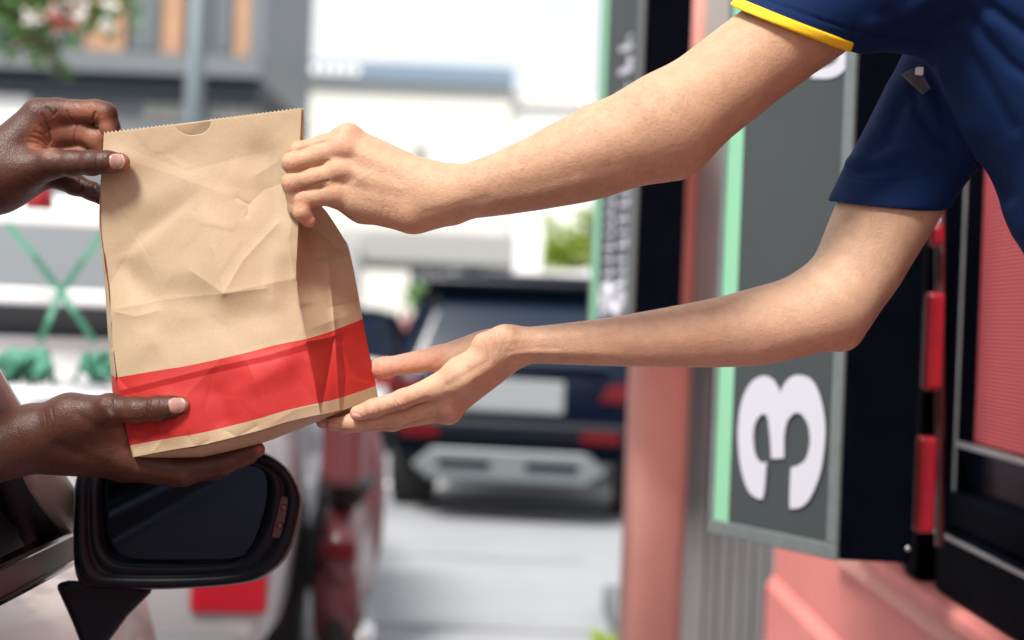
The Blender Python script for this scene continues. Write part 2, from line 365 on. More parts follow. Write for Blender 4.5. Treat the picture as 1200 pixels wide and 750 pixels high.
def inpoly(x, y, pl):
    c = np.zeros(len(x), bool); n = len(pl)
    for i in range(n):
        (x0,y0),(x1,y1) = pl[i], pl[(i+1)%n]
        m = ((y0>y)!=(y1>y)); c ^= m & (x < (x1-x0)*(y-y0)/(y1-y0+1e-12)+x0)
    return c
class Body:
    """vertices + quads with a colour attribute; strokes are given where the photo shows them, depth-limited, and act on the modelled surface"""
    def __init__(s, V, Q, base):
        s.V, s.Q = V, Q; s.N = normals(V,Q); s.refresh(); s.C = np.tile(np.array([*base,1.]), (len(V),1))
    def refresh(s):
        s.x, s.y = proj(s.V); vd = np.array([0,0,CZ])-s.V; vd /= np.linalg.norm(vd,axis=1,keepdims=True); s.face = (s.N*vd).sum(1)
    def mask(s, dr):
        m = np.clip(s.face*3+.2, 0, 1)
        if dr: m = m*((s.V[:,1]>dr[0])&(s.V[:,1]<dr[1]))
        return m
    def stroke(s, pl, depth, wid, dr=None, dark=0):    # depth mm inward (>0) or outward (<0); width px; dark also darkens the colour along it
        d = polydist(s.x, s.y, pl); g = np.exp(-(d/wid)**2)*s.mask(dr)
        s.V = s.V - s.N*(g*depth/1000)[:,None]
        if dark: s.C[:,:3] *= (1-dark*g)[:,None]
    def tint(s, pl, col, wid, amt, dr=None):
        d = polydist(s.x, s.y, pl); g = np.exp(-(d/wid)**2)*s.mask(dr)*amt
        s.C[:,:3] = s.C[:,:3]*(1-g[:,None]) + np.array(col)*g[:,None]
    def nail(s, poly, col, dr=None, tip=None):
        p = spline(poly, 6); m = inpoly(s.x, s.y, p)&(s.face>.05)
        if dr: m &= (s.V[:,1]>dr[0])&(s.V[:,1]<dr[1])
        d = polydist(s.x, s.y, p+[p[0]]); 
        edge = np.exp(-(d/1.1)**2)*s.mask(dr)*((s.face>.05))
        s.V = s.V + s.N*((np.clip(d/2.,0,1)*m*.5 - edge*.45)/1000)[:,None]
        s.C[m,:3] = col; s.C[m,3] = 0
        if tip: 
            t = m&(polydist(s.x, s.y, tip)<1.5); s.C[t,:3] = np.array(col)*.3+np.array((.75,.70,.62))*.7
    def crumple(s, amp, freq, seed=0):
        r = np.random.default_rng(seed); h = np.zeros(len(s.V))
        for i in range(14):
            k = r.normal(size=3); k *= freq*(.5+1.2*r.random())/np.linalg.norm(k); h += np.sin(s.V@k+r.random()*6.3)/14**.5
        s.V = s.V + s.N*(h*amp/1000)[:,None]
def merge(bodies):
    V = []; Q = []; C = []; n = 0
    for b in bodies: V.append(b.V); Q.append(b.Q+n); C.append(b.C); n += len(b.V)
    return np.concatenate(V), np.concatenate(Q), np.concatenate(C)
def np_mesh(name, V, Q, C=None):
    me = bpy.data.meshes.new(name); me.vertices.add(len(V)); me.vertices.foreach_set('co', V.astype(np.float32).ravel())
    me.loops.add(Q.size); me.loops.foreach_set('vertex_index', Q.astype(np.int32).ravel())
    me.polygons.add(len(Q)); me.polygons.foreach_set('loop_start', np.arange(0,Q.size,Q.shape[1],dtype=np.int32))
    me.update(calc_edges=True); me.validate()
    me.polygons.foreach_set('use_smooth', np.ones(len(me.polygons),bool))
    if C is not None:
        at = me.color_attributes.new('Col','FLOAT_COLOR','POINT'); at.data.foreach_set('color', C.astype(np.float32).ravel())
    return me
D0 = 1.335; PX = K*D0*1000                     # mm per photo pixel at the bag
def J(px, py, dz=0, r=0):                      # joint: world mm + radius mm; dz in units of one pixel (0.8 mm) away from the viewer
    d = D0+dz*PX/1000; q = P(px,py,d)*1000; return np.array(q), r*K*d*1000
def chain(*js):
    js = [J(*j) for j in js]; return [(a[0],b[0],a[1],b[1]) for a,b in zip(js[:-1],js[1:])]
def schain(*js):                               # the same, through a smooth curve: no lumps where cones meet
    q = spline(js, 6, False); return chain(*q)
def blob(*j): q,r = J(*j); return [(q,q,r,r)]
RIGHT = np.array([cr,0,sr]); UP = np.array([-sr,0,cr]); DEP = np.array([0,1.,0])
def smax(a, b, k): return -smin(-a, -b, k)
def halfspace(sdf, box, p, n):
    n = n[0]*RIGHT - n[1]*UP + n[2]*DEP; n = n/np.linalg.norm(n)
    x = sdf.g[0][box[0]][:,None,None]; y = sdf.g[1][box[1]][None,:,None]; z = sdf.g[2][box[2]][None,None,:]
    return (x-p[0])*n[0]+(y-p[1])*n[1]+(z-p[2])*n[2]
def span(px, dz, py):                          # world mm bounds of a pixel/depth block
    q = np.array([J(a,b,c)[0] for a in px for b in py for c in dz]); return q.min(0), q.max(0)
LIGHT = (.545,.352,.232); DARK = (.068,.0255,.0165); PALM = (.29,.115,.068); REDDISH = (.60,.29,.20)
# ---- the employee's left arm, fist closed on the bag's top corner
hl,hh = span((325,560),(-45,70),(140,275)); lo,hi = span((325,1215),(-125,70),(-190,285))
L = Sdf(lo, hi, [(hl[i],hh[i]) for i in range(3)], .85, 4.)
L.add(schain((1110,-95,-20,62),(930,35,-46,55),(838,106,-58,55),(790,142,-62,55)), 1.5, 0)
L.add(blob(786,160,-58,46)+blob(796,190,-58,17), 1, 9)
L.add(schain((775,148,-62,54),(700,178,-55,53.5),(620,206,-40,41),(560,222,-25,33),(515,229,-12,29.5)), 1.5, 26)
L.add(chain((520,218,-12,24),(494,214,-8,20))+chain((525,238,-12,25),(488,247,-6,22)), 14, 14)
L.add(chain((500,210,-2,20),(408,162,10,14.5))+chain((500,222,-8,21),(402,175,-3,14.5))+chain((498,236,-8,22),(398,201,-6,14))
      +chain((490,248,-2,22),(394,226,0,14))+chain((480,249,8,21),(425,240,14,20),(398,232,8,14))+chain((480,248,0,21),(420,236,2,17))+chain((490,205,22,18),(420,185,38,18)), 9, 14)
fing = [chain((408,162,10,13.5),(380,170,6,12),(351,177,2,10.5),(353,192,16,9.5),(363,196,24,8.5)), chain((402,175,-4,13.5),(372,183,-8,12.2),(342,191,-10,11.2),(352,205,8,10),(362,210,20,9)),
        chain((398,202,-7,13),(370,208,-10,12),(342,214,-12,11),(348,245,-2,9.5),(360,258,10,8.5)), chain((393,226,0,13),(372,230,-5,11.5),(354,233,-8,10.5),(354,249,-10,9.4),(362,259,-5,8.3)),
        chain((430,185,34,17),(385,183,40,13),(352,190,34,10.5))]
def fingers(S_, fing, k_in=5, k_f=.8, k_out=7):
    los = []; 
    allp = [p for f in fing for p in f]
    box, _ = S_.group(allp, 1); sub = np.full([q.stop-q.start for q in box], 60., np.float32)
    for f in fing:
        b2, s2 = S_.group(f, k_in)
        loc = tuple(slice(b2[i].start-box[i].start, b2[i].stop-box[i].start) for i in range(3)); sub[loc] = smin(sub[loc], s2, k_f)
    S_.F[box] = smin(S_.F[box], sub, k_out)
fingers(L, fing)
L.add(blob(407,160,5,13)+blob(401,174,-5,12.5)+blob(397,199,-8,12)+blob(393,225,-4,11), 1, 10)      # knuckles
L.add(blob(343,191,-12,10.5)+blob(343,215,-14,10), 1, 3)
L.add(chain((498,243,-24,6),(520,238,-33,8),(548,230,-42,7)), 2, 9)                                      # the head of the ulna
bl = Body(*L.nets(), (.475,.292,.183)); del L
def nearside(d0, d1): return (D0+d0*PX/1000, D0+d1*PX/1000)
for pl,dep,wd in [([(385,188),(356,200),(334,203)],1.0,1.5), ([(384,212),(362,219),(346,225)],1.2,1.5), ([(384,165),(346,178)],.8,1.4),
        ([(398,186),(414,184)],.7,5), ([(395,212),(412,206)],.9,5), ([(404,215),(414,211)],.8,4)]: bl.stroke(pl,dep,wd)
for pl in ([(336,182),(341,187),(338,195)],[(339,181),(344,186)],[(336,208),(341,213),(338,221)],[(340,206),(345,211)],[(349,228),(354,232),(352,238)],[(353,226),(358,231)]): bl.stroke(pl,.28,1.0,dark=.10)
for pl in ([(449,243),(447,256),(449,267)],[(465,247),(464,258),(467,268)],[(456,250),(455,262)],[(472,255),(475,266)],[(441,248),(440,258)]): bl.stroke(pl,.30,1.0,dark=.07)
for pl in ([(432,180),(438,192),(436,202),(420,211)],[(436,202),(455,209),(470,222)],[(428,172),(450,186),(478,200)]): bl.stroke(pl,-.16,2.6)
for pl in ([(412,172),(470,203)],[(410,198),(470,222)],[(408,222),(460,238)]): bl.stroke(pl,-.4,5)
bl.stroke([(500,249),(520,245),(545,238),(570,232)],.5,5)
bl.stroke([(560,214),(620,196),(700,176)],-.6,10); bl.stroke([(590,236),(680,214)],-.5,9)
bl.tint([(407,160)],REDDISH,13,.35); bl.tint([(400,172)],REDDISH,12,.3); bl.tint([(396,200)],REDDISH,12,.3); bl.tint([(394,225)],REDDISH,9,.2)
for q in ((338,190),(338,213),(352,232)): bl.tint([q],REDDISH,9,.4)
bl.tint([(362,262)],(.62,.24,.18),12,.6); bl.tint([(350,180),(380,168)],REDDISH,10,.3)
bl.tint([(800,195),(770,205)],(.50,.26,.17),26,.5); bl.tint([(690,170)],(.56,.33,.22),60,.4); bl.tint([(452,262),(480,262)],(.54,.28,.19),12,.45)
bl.tint([(640,212)],(.10,.05,.03),1.2,.8); bl.tint([(460,183)],(.2,.1,.06),.9,.7); bl.tint([(760,130)],(.3,.15,.1),1.2,.5)
for pl in ([(752,196),(770,190),(792,180)],[(758,203),(780,198),(800,189)],[(770,183),(790,172)],[(742,120),(735,140)],[(748,112),(744,136)]): bl.stroke(pl,.35,2.2,dark=.06)
bl.stroke([(560,196),(620,182),(690,150)],-.5,5); bl.stroke([(610,222),(680,204),(740,190)],.5,8)
bl.tint([(600,235),(700,220)],(.36,.20,.12),22,.35); bl.tint([(560,205)],REDDISH,20,.25)  # browner along the lower side of the forearm
bl.crumple(.35,90,3); bl.refresh()
# ---- the employee's right arm, palm under the bag
hl,hh = span((362,640),(0,125),(372,512)); lo,hi = span((362,1290),(0,230),(-60,512))
L = Sdf(lo, hi, [(hl[i],hh[i]) for i in range(3)], .85, 4.)
L.add(schain((1170,40,118,64),(1100,136,110,60),(1041,243,100,57),(1003,318,86,50),(980,350,80,46)), 1.5, 0)
L.add(schain((968,362,78,46.5),(900,380,74,46),(840,390,70,40),(750,398,64,31.5),(690,402,62,26),(630,404,60,21.5),(598,404,58,20)), 1.5, 24)
L.add(blob(989,391,78,19), 1, 9)
L.add(chain((590,404,50,21),(540,441,34,20),(512,456,33,13))+chain((598,410,62,19),(524,471,50,14.5))+chain((600,414,75,18),(524,480,66,15))
      +chain((598,412,90,17),(515,470,90,14))+chain((575,404,86,19),(540,420,98,17)), 12, 12)
L.add(chain((560,410,92,17),(515,420,105,14),(450,431,105,12),(415,434,104,10)), 6, 12)
fing = [chain((512,453,33,13),(472,467,23,10.3),(438,478,20,9.8),(419,484,20,8.6)), chain((520,470,49,14),(465,488,43,11),(415,495,40,9.6),(389,497,41,8)),
        chain((522,479,66,14),(460,494,62,11),(405,497,60,9.5),(378,494,61,8)), chain((512,466,88,14),(455,478,90,11),(410,483,88,9.5),(382,482,88,8.5))]
fingers(L, fing, 5, .7, 8)
L.add(blob(526,476,50,14)+blob(527,483,64,13), 2, 6); L.add(blob(470,470,17,9)+blob(437,478,15,8.5), 1, 3)
L.add(chain((590,394,40,10),(566,402,34,12)), 2, 10)
br = Body(*L.nets(), (.525,.335,.220)); del L
for pl,dep,wd in [([(500,466),(480,474),(455,482),(430,490)],.8,1.8), ([(510,482),(490,492),(465,499)],.6,2), ([(525,452),(545,440),(570,425)],1.0,5), ([(505,471),(518,468),(526,463)],.7,3),
        ([(535,478),(545,462),(560,446)],.9,4), ([(560,388),(535,406),(505,430),(488,447)],.3,2.5)]: br.stroke(pl,dep,wd)
for pl in ([(566,400),(571,408),(573,420)],[(576,396),(582,404)],[(586,392),(590,402),(588,412)],[(452,420),(450,432),(452,443)],[(460,419),(458,432),(460,443)],[(487,416),(485,428),(488,440)],[(493,413),(491,426)],[(500,410),(498,422)],[(475,418),(474,430)]):
    br.stroke(pl,.30,1.1,dark=.10)
for pl in ([(466,466),(472,474),(480,477)],[(470,463),(477,472)],[(463,470),(468,477)],[(437,472),(440,478),(438,484)],[(470,484),(476,492)],[(432,474),(435,481)]): br.stroke(pl,.32,1.0,dark=.12)
for pl in ([(600,398),(660,394),(720,388)],[(602,412),(650,412),(720,414)]): br.stroke(pl,-.7,5)
br.stroke([(598,424),(620,419),(660,420)],.9,4); br.stroke([(596,412),(625,408),(655,408)],.5,3)
br.tint([(570,386)],(.60,.24,.17),15,.6); br.tint([(470,430),(520,420)],(.64,.27,.21),22,.5, nearside(85,140)); br.tint([(440,434),(420,436)],(.64,.24,.18),16,.5, nearside(85,140))
br.tint([(470,470)],(.48,.22,.15),9,.6); br.tint([(527,490)],(.58,.28,.19),12,.6); br.tint([(412,486),(430,480)],REDDISH,10,.5); br.tint([(385,497)],REDDISH,14,.55)
br.tint([(985,400),(950,412)],(.56,.27,.19),26,.45); br.tint([(549,429)],(.2,.1,.06),1.2,.7); br.tint([(826,352)],(.4,.2,.13),1.2,.5); br.tint([(900,410),(720,420)],(.56,.31,.21),30,.4)
br.nail([(411,484.5),(416,484),(423,487),(424,491),(418,493),(412,491)], (.56,.30,.25)); br.nail([(383,494.5),(390,494.5),(396,498),(396,502),(388,502),(382,499)], (.54,.29,.24))
for pl in ([(946,318),(955,328),(958,342)],[(940,318),(948,330)],[(985,392),(998,396),(1004,388)],[(978,402),(992,405)]): br.stroke(pl,.4,2.2,dark=.06)
br.stroke([(700,384),(800,366),(900,345)],-.4,7); br.stroke([(720,412),(820,410),(900,402)],.4,9)
br.crumple(.35,90,4); br.refresh()
# ---- the employee's head and trunk (above and beyond the picture's edge)
lo,hi = span((1000,1760),(-90,260),(-440,560))
L = Sdf(lo, hi, [(0,0)]*3, 9., 9.)
L.add(chain((1215,10,10,120),(1330,226,15,120),(1480,420,20,130))+chain((1215,10,110,120),(1330,226,105,120),(1480,420,100,130)), 30, 0)
L.add(chain((1230,-90,55,62),(1170,-190,52,56)), 8, 20); L.add(chain((1125,-255,50,72),(1175,-300,50,92))+blob(1105,-225,50,52), 22, 18)
L.add(chain((1062,-262,50,10),(1052,-242,50,14)), 2, 10); L.add(blob(1170,-268,-38,22)+blob(1170,-268,138,22), 1, 8)
bt = Body(*L.nets(), LIGHT); del L
emp = thing('person', 'worker in a navy polo with yellow sleeve trim leaning from the window', 'person', tuple(J(1480,420,60)[0]/1000))
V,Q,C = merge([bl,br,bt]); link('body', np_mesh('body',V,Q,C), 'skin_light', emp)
h = MB(); c0 = Vector(J(1190,-320,50)[0]/1000); h.ball(c0, .083, 10, (1,1,1.02)); h.obj('hair','hair',emp,True)
for z in (22,78): MB().ball(J(1078,-268,z)[0]/1000, .012, 8).obj('eye','blackgloss',emp,True)
def arm_hair(B, region, toward, n, name, col='hairs', seed=1, ln=(4,8)):
    r = np.random.default_rng(seed); ok = np.where(inpoly(B.x,B.y,region)&(B.face>-.5))[0]; a_,b_,c_,d_ = (B.V[B.Q[:,q]] for q in range(4)); ar = np.linalg.norm(np.cross(c_-a_,d_-b_),axis=1); wv = np.zeros(len(B.V))
    for q in range(4): np.add.at(wv, B.Q[:,q], ar)
    edge_ = np.clip((B.x[ok]-(B.x[ok].min()))/70,0.05,1); pr = wv[ok]*edge_; pick = r.choice(ok, n, replace=True, p=pr/pr.sum()); b = MB(); tw = np.array(toward); N = normals(B.V,B.Q)
    for i in pick:
        nn_ = N[i]; p = B.V[i]+np.cross(nn_,r.normal(size=3))*.0035; t = tw-nn_*(tw@nn_)+r.normal(size=3)*.22; t /= np.linalg.norm(t); l = r.uniform(*ln)/1000; sd = np.cross(t,nn_)*.00004
        a0 = p-nn_*.0006; a1 = p+t*l*.5+nn_*l*.26; a2 = p+t*l+nn_*l*.30
        b.add([a0-sd,a0+sd,a1+sd,a1-sd,a2],[(0,1,2,3),(3,2,4)])
    tag(b.obj(name,col,emp), kind='stuff')
M['hairs'] = mat('fine body hair', (.05,.028,.016), .6)
arm_hair(bl, [(520,170),(640,130),(760,80),(840,120),(800,200),(700,235),(560,255),(505,235)], P(500,235,D0)-P(800,150,D0-.05), 1900, 'arm_hair')
arm_hair(br, [(600,383),(700,372),(900,330),(960,330),(985,410),(800,432),(600,428)], P(600,405,D0)-P(950,380,D0), 320, 'arm_hair', seed=2, ln=(3,5))
# ---- navy polo
lo,hi = span((850,1760),(-175,300),(-250,480))
L = Sdf(lo, hi, [(J(850,0)[0][0]-20,J(1215,0)[0][0]), (1190,1470), (J(1000,310)[0][2],J(1000,-20)[0][2])], 2.0, 7.)
L.add(chain((1228,4,-5,148),(1345,226,0,146),(1500,430,10,150))+chain((1228,12,112,142),(1345,240,106,140),(1500,430,100,150)), 30, 0)
SL = chain((925,32,-48,61.5),(1010,-18,-42,86),(1110,-60,-10,125)); SLP = [(925-70,32+52,-48)]
SL = schain((885,62,-52,57),(925,33,-48,59),(1010,-20,-42,78),(1115,-62,-5,124))
pL, nL = J(930,33,-48)[0], (-.365,.931,.30)
box, sub = L.group(SL, 8); sub = smax(sub, halfspace(L, box, pL, nL), 4.); L.F[box] = smin(L.F[box], sub, 14)
SR = schain((1010,296,92,58),(1042,236,100,61),(1101,134,110,66),(1165,45,117,82)); pR, nR = J(1042,241,100)[0], (-.06,1,.16)
box, sub = L.group(SR, 8); sub = smax(sub, halfspace(L, box, pR, nR), 4.); L.F[box] = smin(L.F[box], sub, 12)
V,Q = L.nets(); bs = Body(V,Q,(1,1,1))
for pl,dep,wd in [([(880,-6),(940,16),(1000,36),(1096,52)],1.6,1.6), ([(1003,30),(999,46),(994,60)],1.3,1.6), ([(984,206),(1020,212),(1064,211),(1102,203)],.9,1.6),
        ([(1046,100),(1028,150),(1000,196)],-3,10), ([(1060,120),(1040,165),(1020,180)],4,9), ([(990,190),(1040,182),(1085,172)],-2.5,7), ([(1000,202),(1050,196)],2.5,6),
        ([(1070,90),(1075,130),(1100,160)],4,8), ([(1118,48),(1150,90),(1185,150)],2.5,9), ([(1105,60),(1125,110),(1150,180)],-3,14),
        ([(1092,80),(1105,130),(1112,170)],3.5,7), ([(1130,150),(1150,210),(1190,270)],-4,16), ([(1160,10),(1200,40)],4,9), ([(1040,20),(1100,40),(1140,20)],3,10),
        ([(1140,30),(1180,75),(1210,95)],3,8), ([(1100,-10),(1060,20),(1020,30)],-3,10), ([(1150,170),(1180,230)],4,9)]: bs.stroke(pl,dep,wd)
bs.crumple(1.6,26,5); bs.crumple(.7,60,6)
pol = link('polo_shirt', np_mesh('polo_shirt',bs.V,bs.Q), 'navy', emp)
def ring(chain_, p, n, th, name, extra):
    a = np.array(p); L2 = Sdf(a-95, a+95, [(0,0)]*3, 1.4, 1.4)
    L2.g = [np.arange(a[i]-95,a[i]+95,1.4,dtype=np.float32) for i in range(3)]; L2.F = np.full([len(q) for q in L2.g],60.,np.float32)
    ch = [(x,y,ra+extra,rb+extra) for x,y,ra,rb in chain_]; full = tuple(slice(0,len(q)) for q in L2.g)
    box, sub = L2.group(ch, 8); hs_ = halfspace(L2, box, p, n)
    L2.F[box] = smax(smax(sub, smax(hs_-1.0, -hs_-th, 2.5), 2.5), halfspace(L2, box, J(997,57,-48)[0], (.93,.365,-.1)), 2.); V,Q = L2.nets(); return link(name, np_mesh(name,V,Q), 'yellow', pol)
ring(SL, pL, nL, 8.5, 'sleeve_trim', 1.7)
bd = thing('name_badge','clear plastic name badge clipped between the shirt front and the far sleeve','badge',tuple(P(1072,92,D0+.055)))
b = MB(); b.prism([P(x,y,d_) for x,y,d_ in ((1055,87,1.338),(1077,77,1.345),(1091,104,1.345),(1081,110,1.338))],(.0005,.0022,0)); b.obj('sleeve_card','clear',bd,bevel=.0005)
b = MB(); b.prism([P(x,y,d_) for x,y,d_ in ((1059,88,1.3415),(1075,80.5,1.348),(1087,103,1.348),(1080,106,1.3415))],(.0002,.0008,0)); b.obj('insert','navytrim',bd)
b = MB(); b.prism([P(x,y,1.334) for x,y in ((1075,78),(1083,78),(1082,88),(1073,87))],(0,.006,0)); b.obj('clip','plate',bd,bevel=.001)
# ---- the customer's left hand pinching the bag's top corner
hl,hh = span((-30,160),(-35,70),(105,255)); lo,hi = span((-560,160),(-190,70),(95,520))
L = Sdf(lo, hi, [(hl[i],hh[i]) for i in range(3)], .85, 5.)
L.add(chain((-480,330,-120,70),(-300,420,-100,54)), 8, 0); L.add(chain((-300,420,-100,54),(-130,290,-20,46),(-10,206,14,36)), 8, 14)
L.add(chain((-8,200,14,36),(46,140,22,22))+chain((0,205,20,32),(60,165,36,18))+chain((0,210,24,32),(60,185,42,18))+chain((0,215,26,30),(56,202,44,16)), 14, 12)
L.add(chain((12,205,8,28),(62,191,-4,17)), 6, 12)
L.add(chain((66,150,30,14),(96,148,28,12)), 2, 8)
fing = [chain((47,134,20,19),(66,131,20,15.5),(112,131,17,14),(124,133,17,12.5),(129,150,19,11.5),(131,160,20,9.5)),
        chain((60,160,34,17),(96,156,28,14.5),(115,164,24,13.5),(122,182,24,11)), chain((62,182,42,17),(98,180,36,15),(122,192,32,12)),
        chain((56,203,42,15),(88,216,36,12.5),(108,224,31,10.5),(118,231,28,9)), chain((60,191,-6,16),(84,191,-12,14),(108,191,-15,14),(126,190,-15,12.8),(141,190,-14,11))]
fingers(L, fing, 4, .8, 6)
L.add(blob(61,192,-9,15)+blob(108,191,-17,13), 2, 4)
c1 = Body(*L.nets(), DARK); del L
c1.tint([(60,150),(48,170)],PALM,16,.75,nearside(-6,40)); c1.tint([(85,131),(110,131)],PALM,11,.75,nearside(-10,40)); c1.tint([(118,140),(126,156)],PALM,9,.9,nearside(-10,40)); c1.tint([(90,160),(110,166)],PALM,14,.9,nearside(4,60))
c1.tint([(70,178),(98,176)],PALM,12,.7,nearside(4,60)); c1.tint([(46,152),(40,168),(58,174)],(.34,.14,.085),8,.6)
c1.tint([(150,186),(148,196)],(.32,.13,.09),8,.9,nearside(-40,5)); c1.tint([(128,202),(140,203)],(.24,.09,.06),5,.6,nearside(-40,5)); c1.tint([(131,155)],(.42,.19,.15),6,.8)
for pl in ([(79,131),(81,137),(86,142)],[(112,132),(109,138),(110,145)],[(50,134),(54,141),(58,152)],[(58,152),(60,165)],[(55,126),(63,135),(66,131)]): c1.stroke(pl,.9,1.6,dark=.3)
for pl in ([(36,160),(46,163),(56,171)],[(40,154),(50,158),(58,168)],[(33,166),(44,168),(54,173)],[(48,146),(55,156)],[(42,172),(56,174)]): c1.stroke(pl,.6,1.4,dark=.2)
for x in (102,105,107.5,110,113): c1.stroke([(x,182),(x-1,190),(x+.5,199)],.32,.9,dark=.35)
for pl in ([(34,205),(46,214),(60,212)],[(28,212),(42,221)],[(20,222),(36,228)],[(120,183),(122,190),(120,198)]): c1.stroke(pl,.35,1.1,dark=.2)
for pl in ([(94,212),(96,219),(93,226)],[(110,218),(112,226)],[(90,146),(87,158),(88,170)]): c1.stroke(pl,.6,1.4,dark=.3)
c1.nail([(128,188),(129.5,181.5),(136,179.5),(143,180.5),(146,188),(144,196),(137,198.5),(130,197.5)], (.34,.20,.165), None, [(143.5,180),(146,188),(144,196),(139,199)])
c1.crumple(.3,110,8); c1.refresh()
# ---- the customer's right hand under the bag, thumb on the red band
hl,hh = span((0,330),(-35,110),(455,575)); lo,hi = span((-520,330),(-260,115),(330,660))
L = Sdf(lo, hi, [(hl[i],hh[i]) for i in range(3)], .85, 5.)
L.add(chain((-480,390,-190,70),(-280,600,-60,54)), 8, 0); L.add(chain((-280,600,-60,52),(-100,558,0,42),(10,523,18,36),(36,512,20,33)), 8, 14)
L.add(chain((36,508,18,31),(82,490,10,25),(128,481,-4,17))+chain((40,512,24,33),(146,533,28,21))+chain((40,516,34,32),(150,540,48,20))+chain((40,518,44,30),(145,543,66,19))
      +chain((40,520,50,28),(135,540,84,18))+chain((84,495,14,24),(140,522,26,18))+chain((112,490,8,20),(143,506,22,16)), 14, 10)
fing = [chain((128,480,-4,17),(160,480,-14,14.5),(186,479,-17,14),(200,477,-17,13),(213,475,-15,10.8)),
        chain((150,540,28,20),(215,552,28,15),(262,543,30,12.5),(284,534,32,11.5),(301,527,34,9.5)), chain((150,544,48,20),(215,555,46,14.5),(260,546,46,12.5),(292,534,46,10)),
        chain((145,545,66,19),(205,556,64,14),(252,550,62,12),(280,540,62,10)), chain((135,540,86,17),(185,550,84,13),(222,548,82,11),(244,541,82,9.5))]
fingers(L, fing, 4, .8, 7)
L.add(blob(128,476,-10,14)+blob(184,478,-19,13), 2, 5); L.add(blob(84,482,2,16), 2, 8)
c2 = Body(*L.nets(), DARK); del L
c2.tint([(220,472),(222,480)],(.32,.13,.09),7,.9,nearside(-40,0)); c2.tint([(150,492),(190,496)],(.20,.08,.05),6,.6,nearside(-40,10)); c2.tint([(140,505),(150,525)],(.22,.085,.055),11,.6); c2.tint([(306,526)],(.34,.15,.12),6,.8)
for x in (172,176,180,184,188): c2.stroke([(x,470),(x-2,478),(x+1,486)],.34,1.0,dark=.3)
for pl in ([(150,491),(175,492),(197,492)],[(60,478),(64,492),(62,506)],[(52,482),(55,498)],[(126,470),(130,476),(128,482)],[(133,468),(135,478)]): c2.stroke(pl,.35,1.2,dark=.15)
for pl in ([(90,486),(125,508),(148,520)],[(70,520),(120,545),(150,556)]): c2.stroke(pl,.9,7)
c2.tint([(131,485),(128,480)],(.30,.22,.19),2.4,.35)
c2.nail([(197,472),(198.5,467.5),(206,465.3),(214,466.5),(217.5,472),(216.5,479.5),(210,484.5),(201,484)], (.36,.215,.18), None, [(213,466),(217.5,472),(216.5,479.5),(211,484)])
c2.crumple(.3,110,9); c2.refresh()
lo,hi = span((-800,-330),(-330,60),(-60,900))
L = Sdf(lo, hi, [(0,0)]*3, 9., 9.)
L.add(chain((-540,360,-100,110),(-560,560,-110,125),(-580,760,-120,135))+chain((-540,360,-210,110),(-560,560,-200,125),(-580,760,-190,135)), 30, 0)
L.add(chain((-545,240,-155,60),(-530,170,-155,58)), 8, 20); L.add(chain((-525,100,-155,80),(-550,50,-155,92))+blob(-480,140,-155,46), 22, 18); L.add(chain((-440,80,-155,10),(-428,102,-155,15)), 2, 10)
L.add(blob(-545,95,-250,22)+blob(-545,95,-60,22), 1, 8)
c3 = Body(*L.nets(), DARK); del L
cus = thing('person', 'driver in the champagne car reaching out with both hands to take the paper bag', 'person', tuple(J(-580,760,-150)[0]/1000))
V,Q,C = merge([c1,c2,c3]); link('body', np_mesh('body',V,Q,C), 'skin_dark', cus)
h = MB(); h.ball(J(-565,35,-155)[0]/1000, .078, 10); h.obj('hair','hair',cus,True)
for z in (-182,-128): MB().ball(J(-455,75,z)[0]/1000, .011, 8).obj('eye','plate',cus,True)
L = Sdf(*span((-840,-330),(-350,80),(250,900)), [(0,0)]*3, 9., 9.)
L.add(chain((-540,365,-100,120),(-560,560,-110,134),(-580,760,-120,142))+chain((-540,365,-210,120),(-560,560,-200,134),(-580,760,-190,142)), 30, 0)
L.add(chain((-500,325,-115,84),(-410,370,-110,74))+chain((-500,370,-195,84),(-400,470,-150,74)), 8, 14); V,Q = L.nets()
link('shirt', np_mesh('shirt',V,Q), 'cream_shirt', cus)
# ------------------------------------------------------------------ the paper bag
bag = thing('paper_bag', 'brown kraft paper bag with a red band, passed from hand to hand', 'paper bag', tuple(J(280,500,45)[0]/1000))
def edge(pts, n):                              # resample a (px,py,dz) polyline by length, smoothed
    p = np.array(spline(pts, 12, False)); d = np.r_[0,np.cumsum(np.linalg.norm(np.diff(p,axis=0),axis=1))]; t = np.linspace(0,d[-1],n)
    return np.stack([np.interp(t,d,p[:,i]) for i in range(3)],1)
def patch(left, right, top, bottom, nu, nv):   # Coons patch in (px,py,dz)
    Lf,Rt,Tp,Bt = edge(left,nv),edge(right,nv),edge(top,nu),edge(bottom,nu); u = np.linspace(0,1,nu)[None,:,None]; v = np.linspace(0,1,nv)[:,None,None]
    A = (1-v)*Tp[None]+v*Bt[None]+(1-u)*Lf[:,None]+u*Rt[:,None]
    B = (1-u)*(1-v)*Tp[0]+u*(1-v)*Tp[-1]+(1-u)*v*Bt[0]+u*v*Bt[-1]
    return A-B, u[...,0]*np.ones((nv,nu)), v[...,0]*np.ones((nv,nu))
def tent(G, pl, amp, wd, side=0):              # a paper fold: sharp line, falling away linearly
    x,y = G[...,0].ravel(), G[...,1].ravel(); d = polydist(x,y,pl)
    h = np.exp(-d/wd)*amp
    if side:                                   # facet on one side of the line only
        a,b = np.array(pl[0],float), np.array(pl[-1],float); sg = np.sign((b[0]-a[0])*(y-a[1])-(b[1]-a[1])*(x-a[0])); h = h*(sg==side)
    G[...,2] += h.reshape(G.shape[:2])
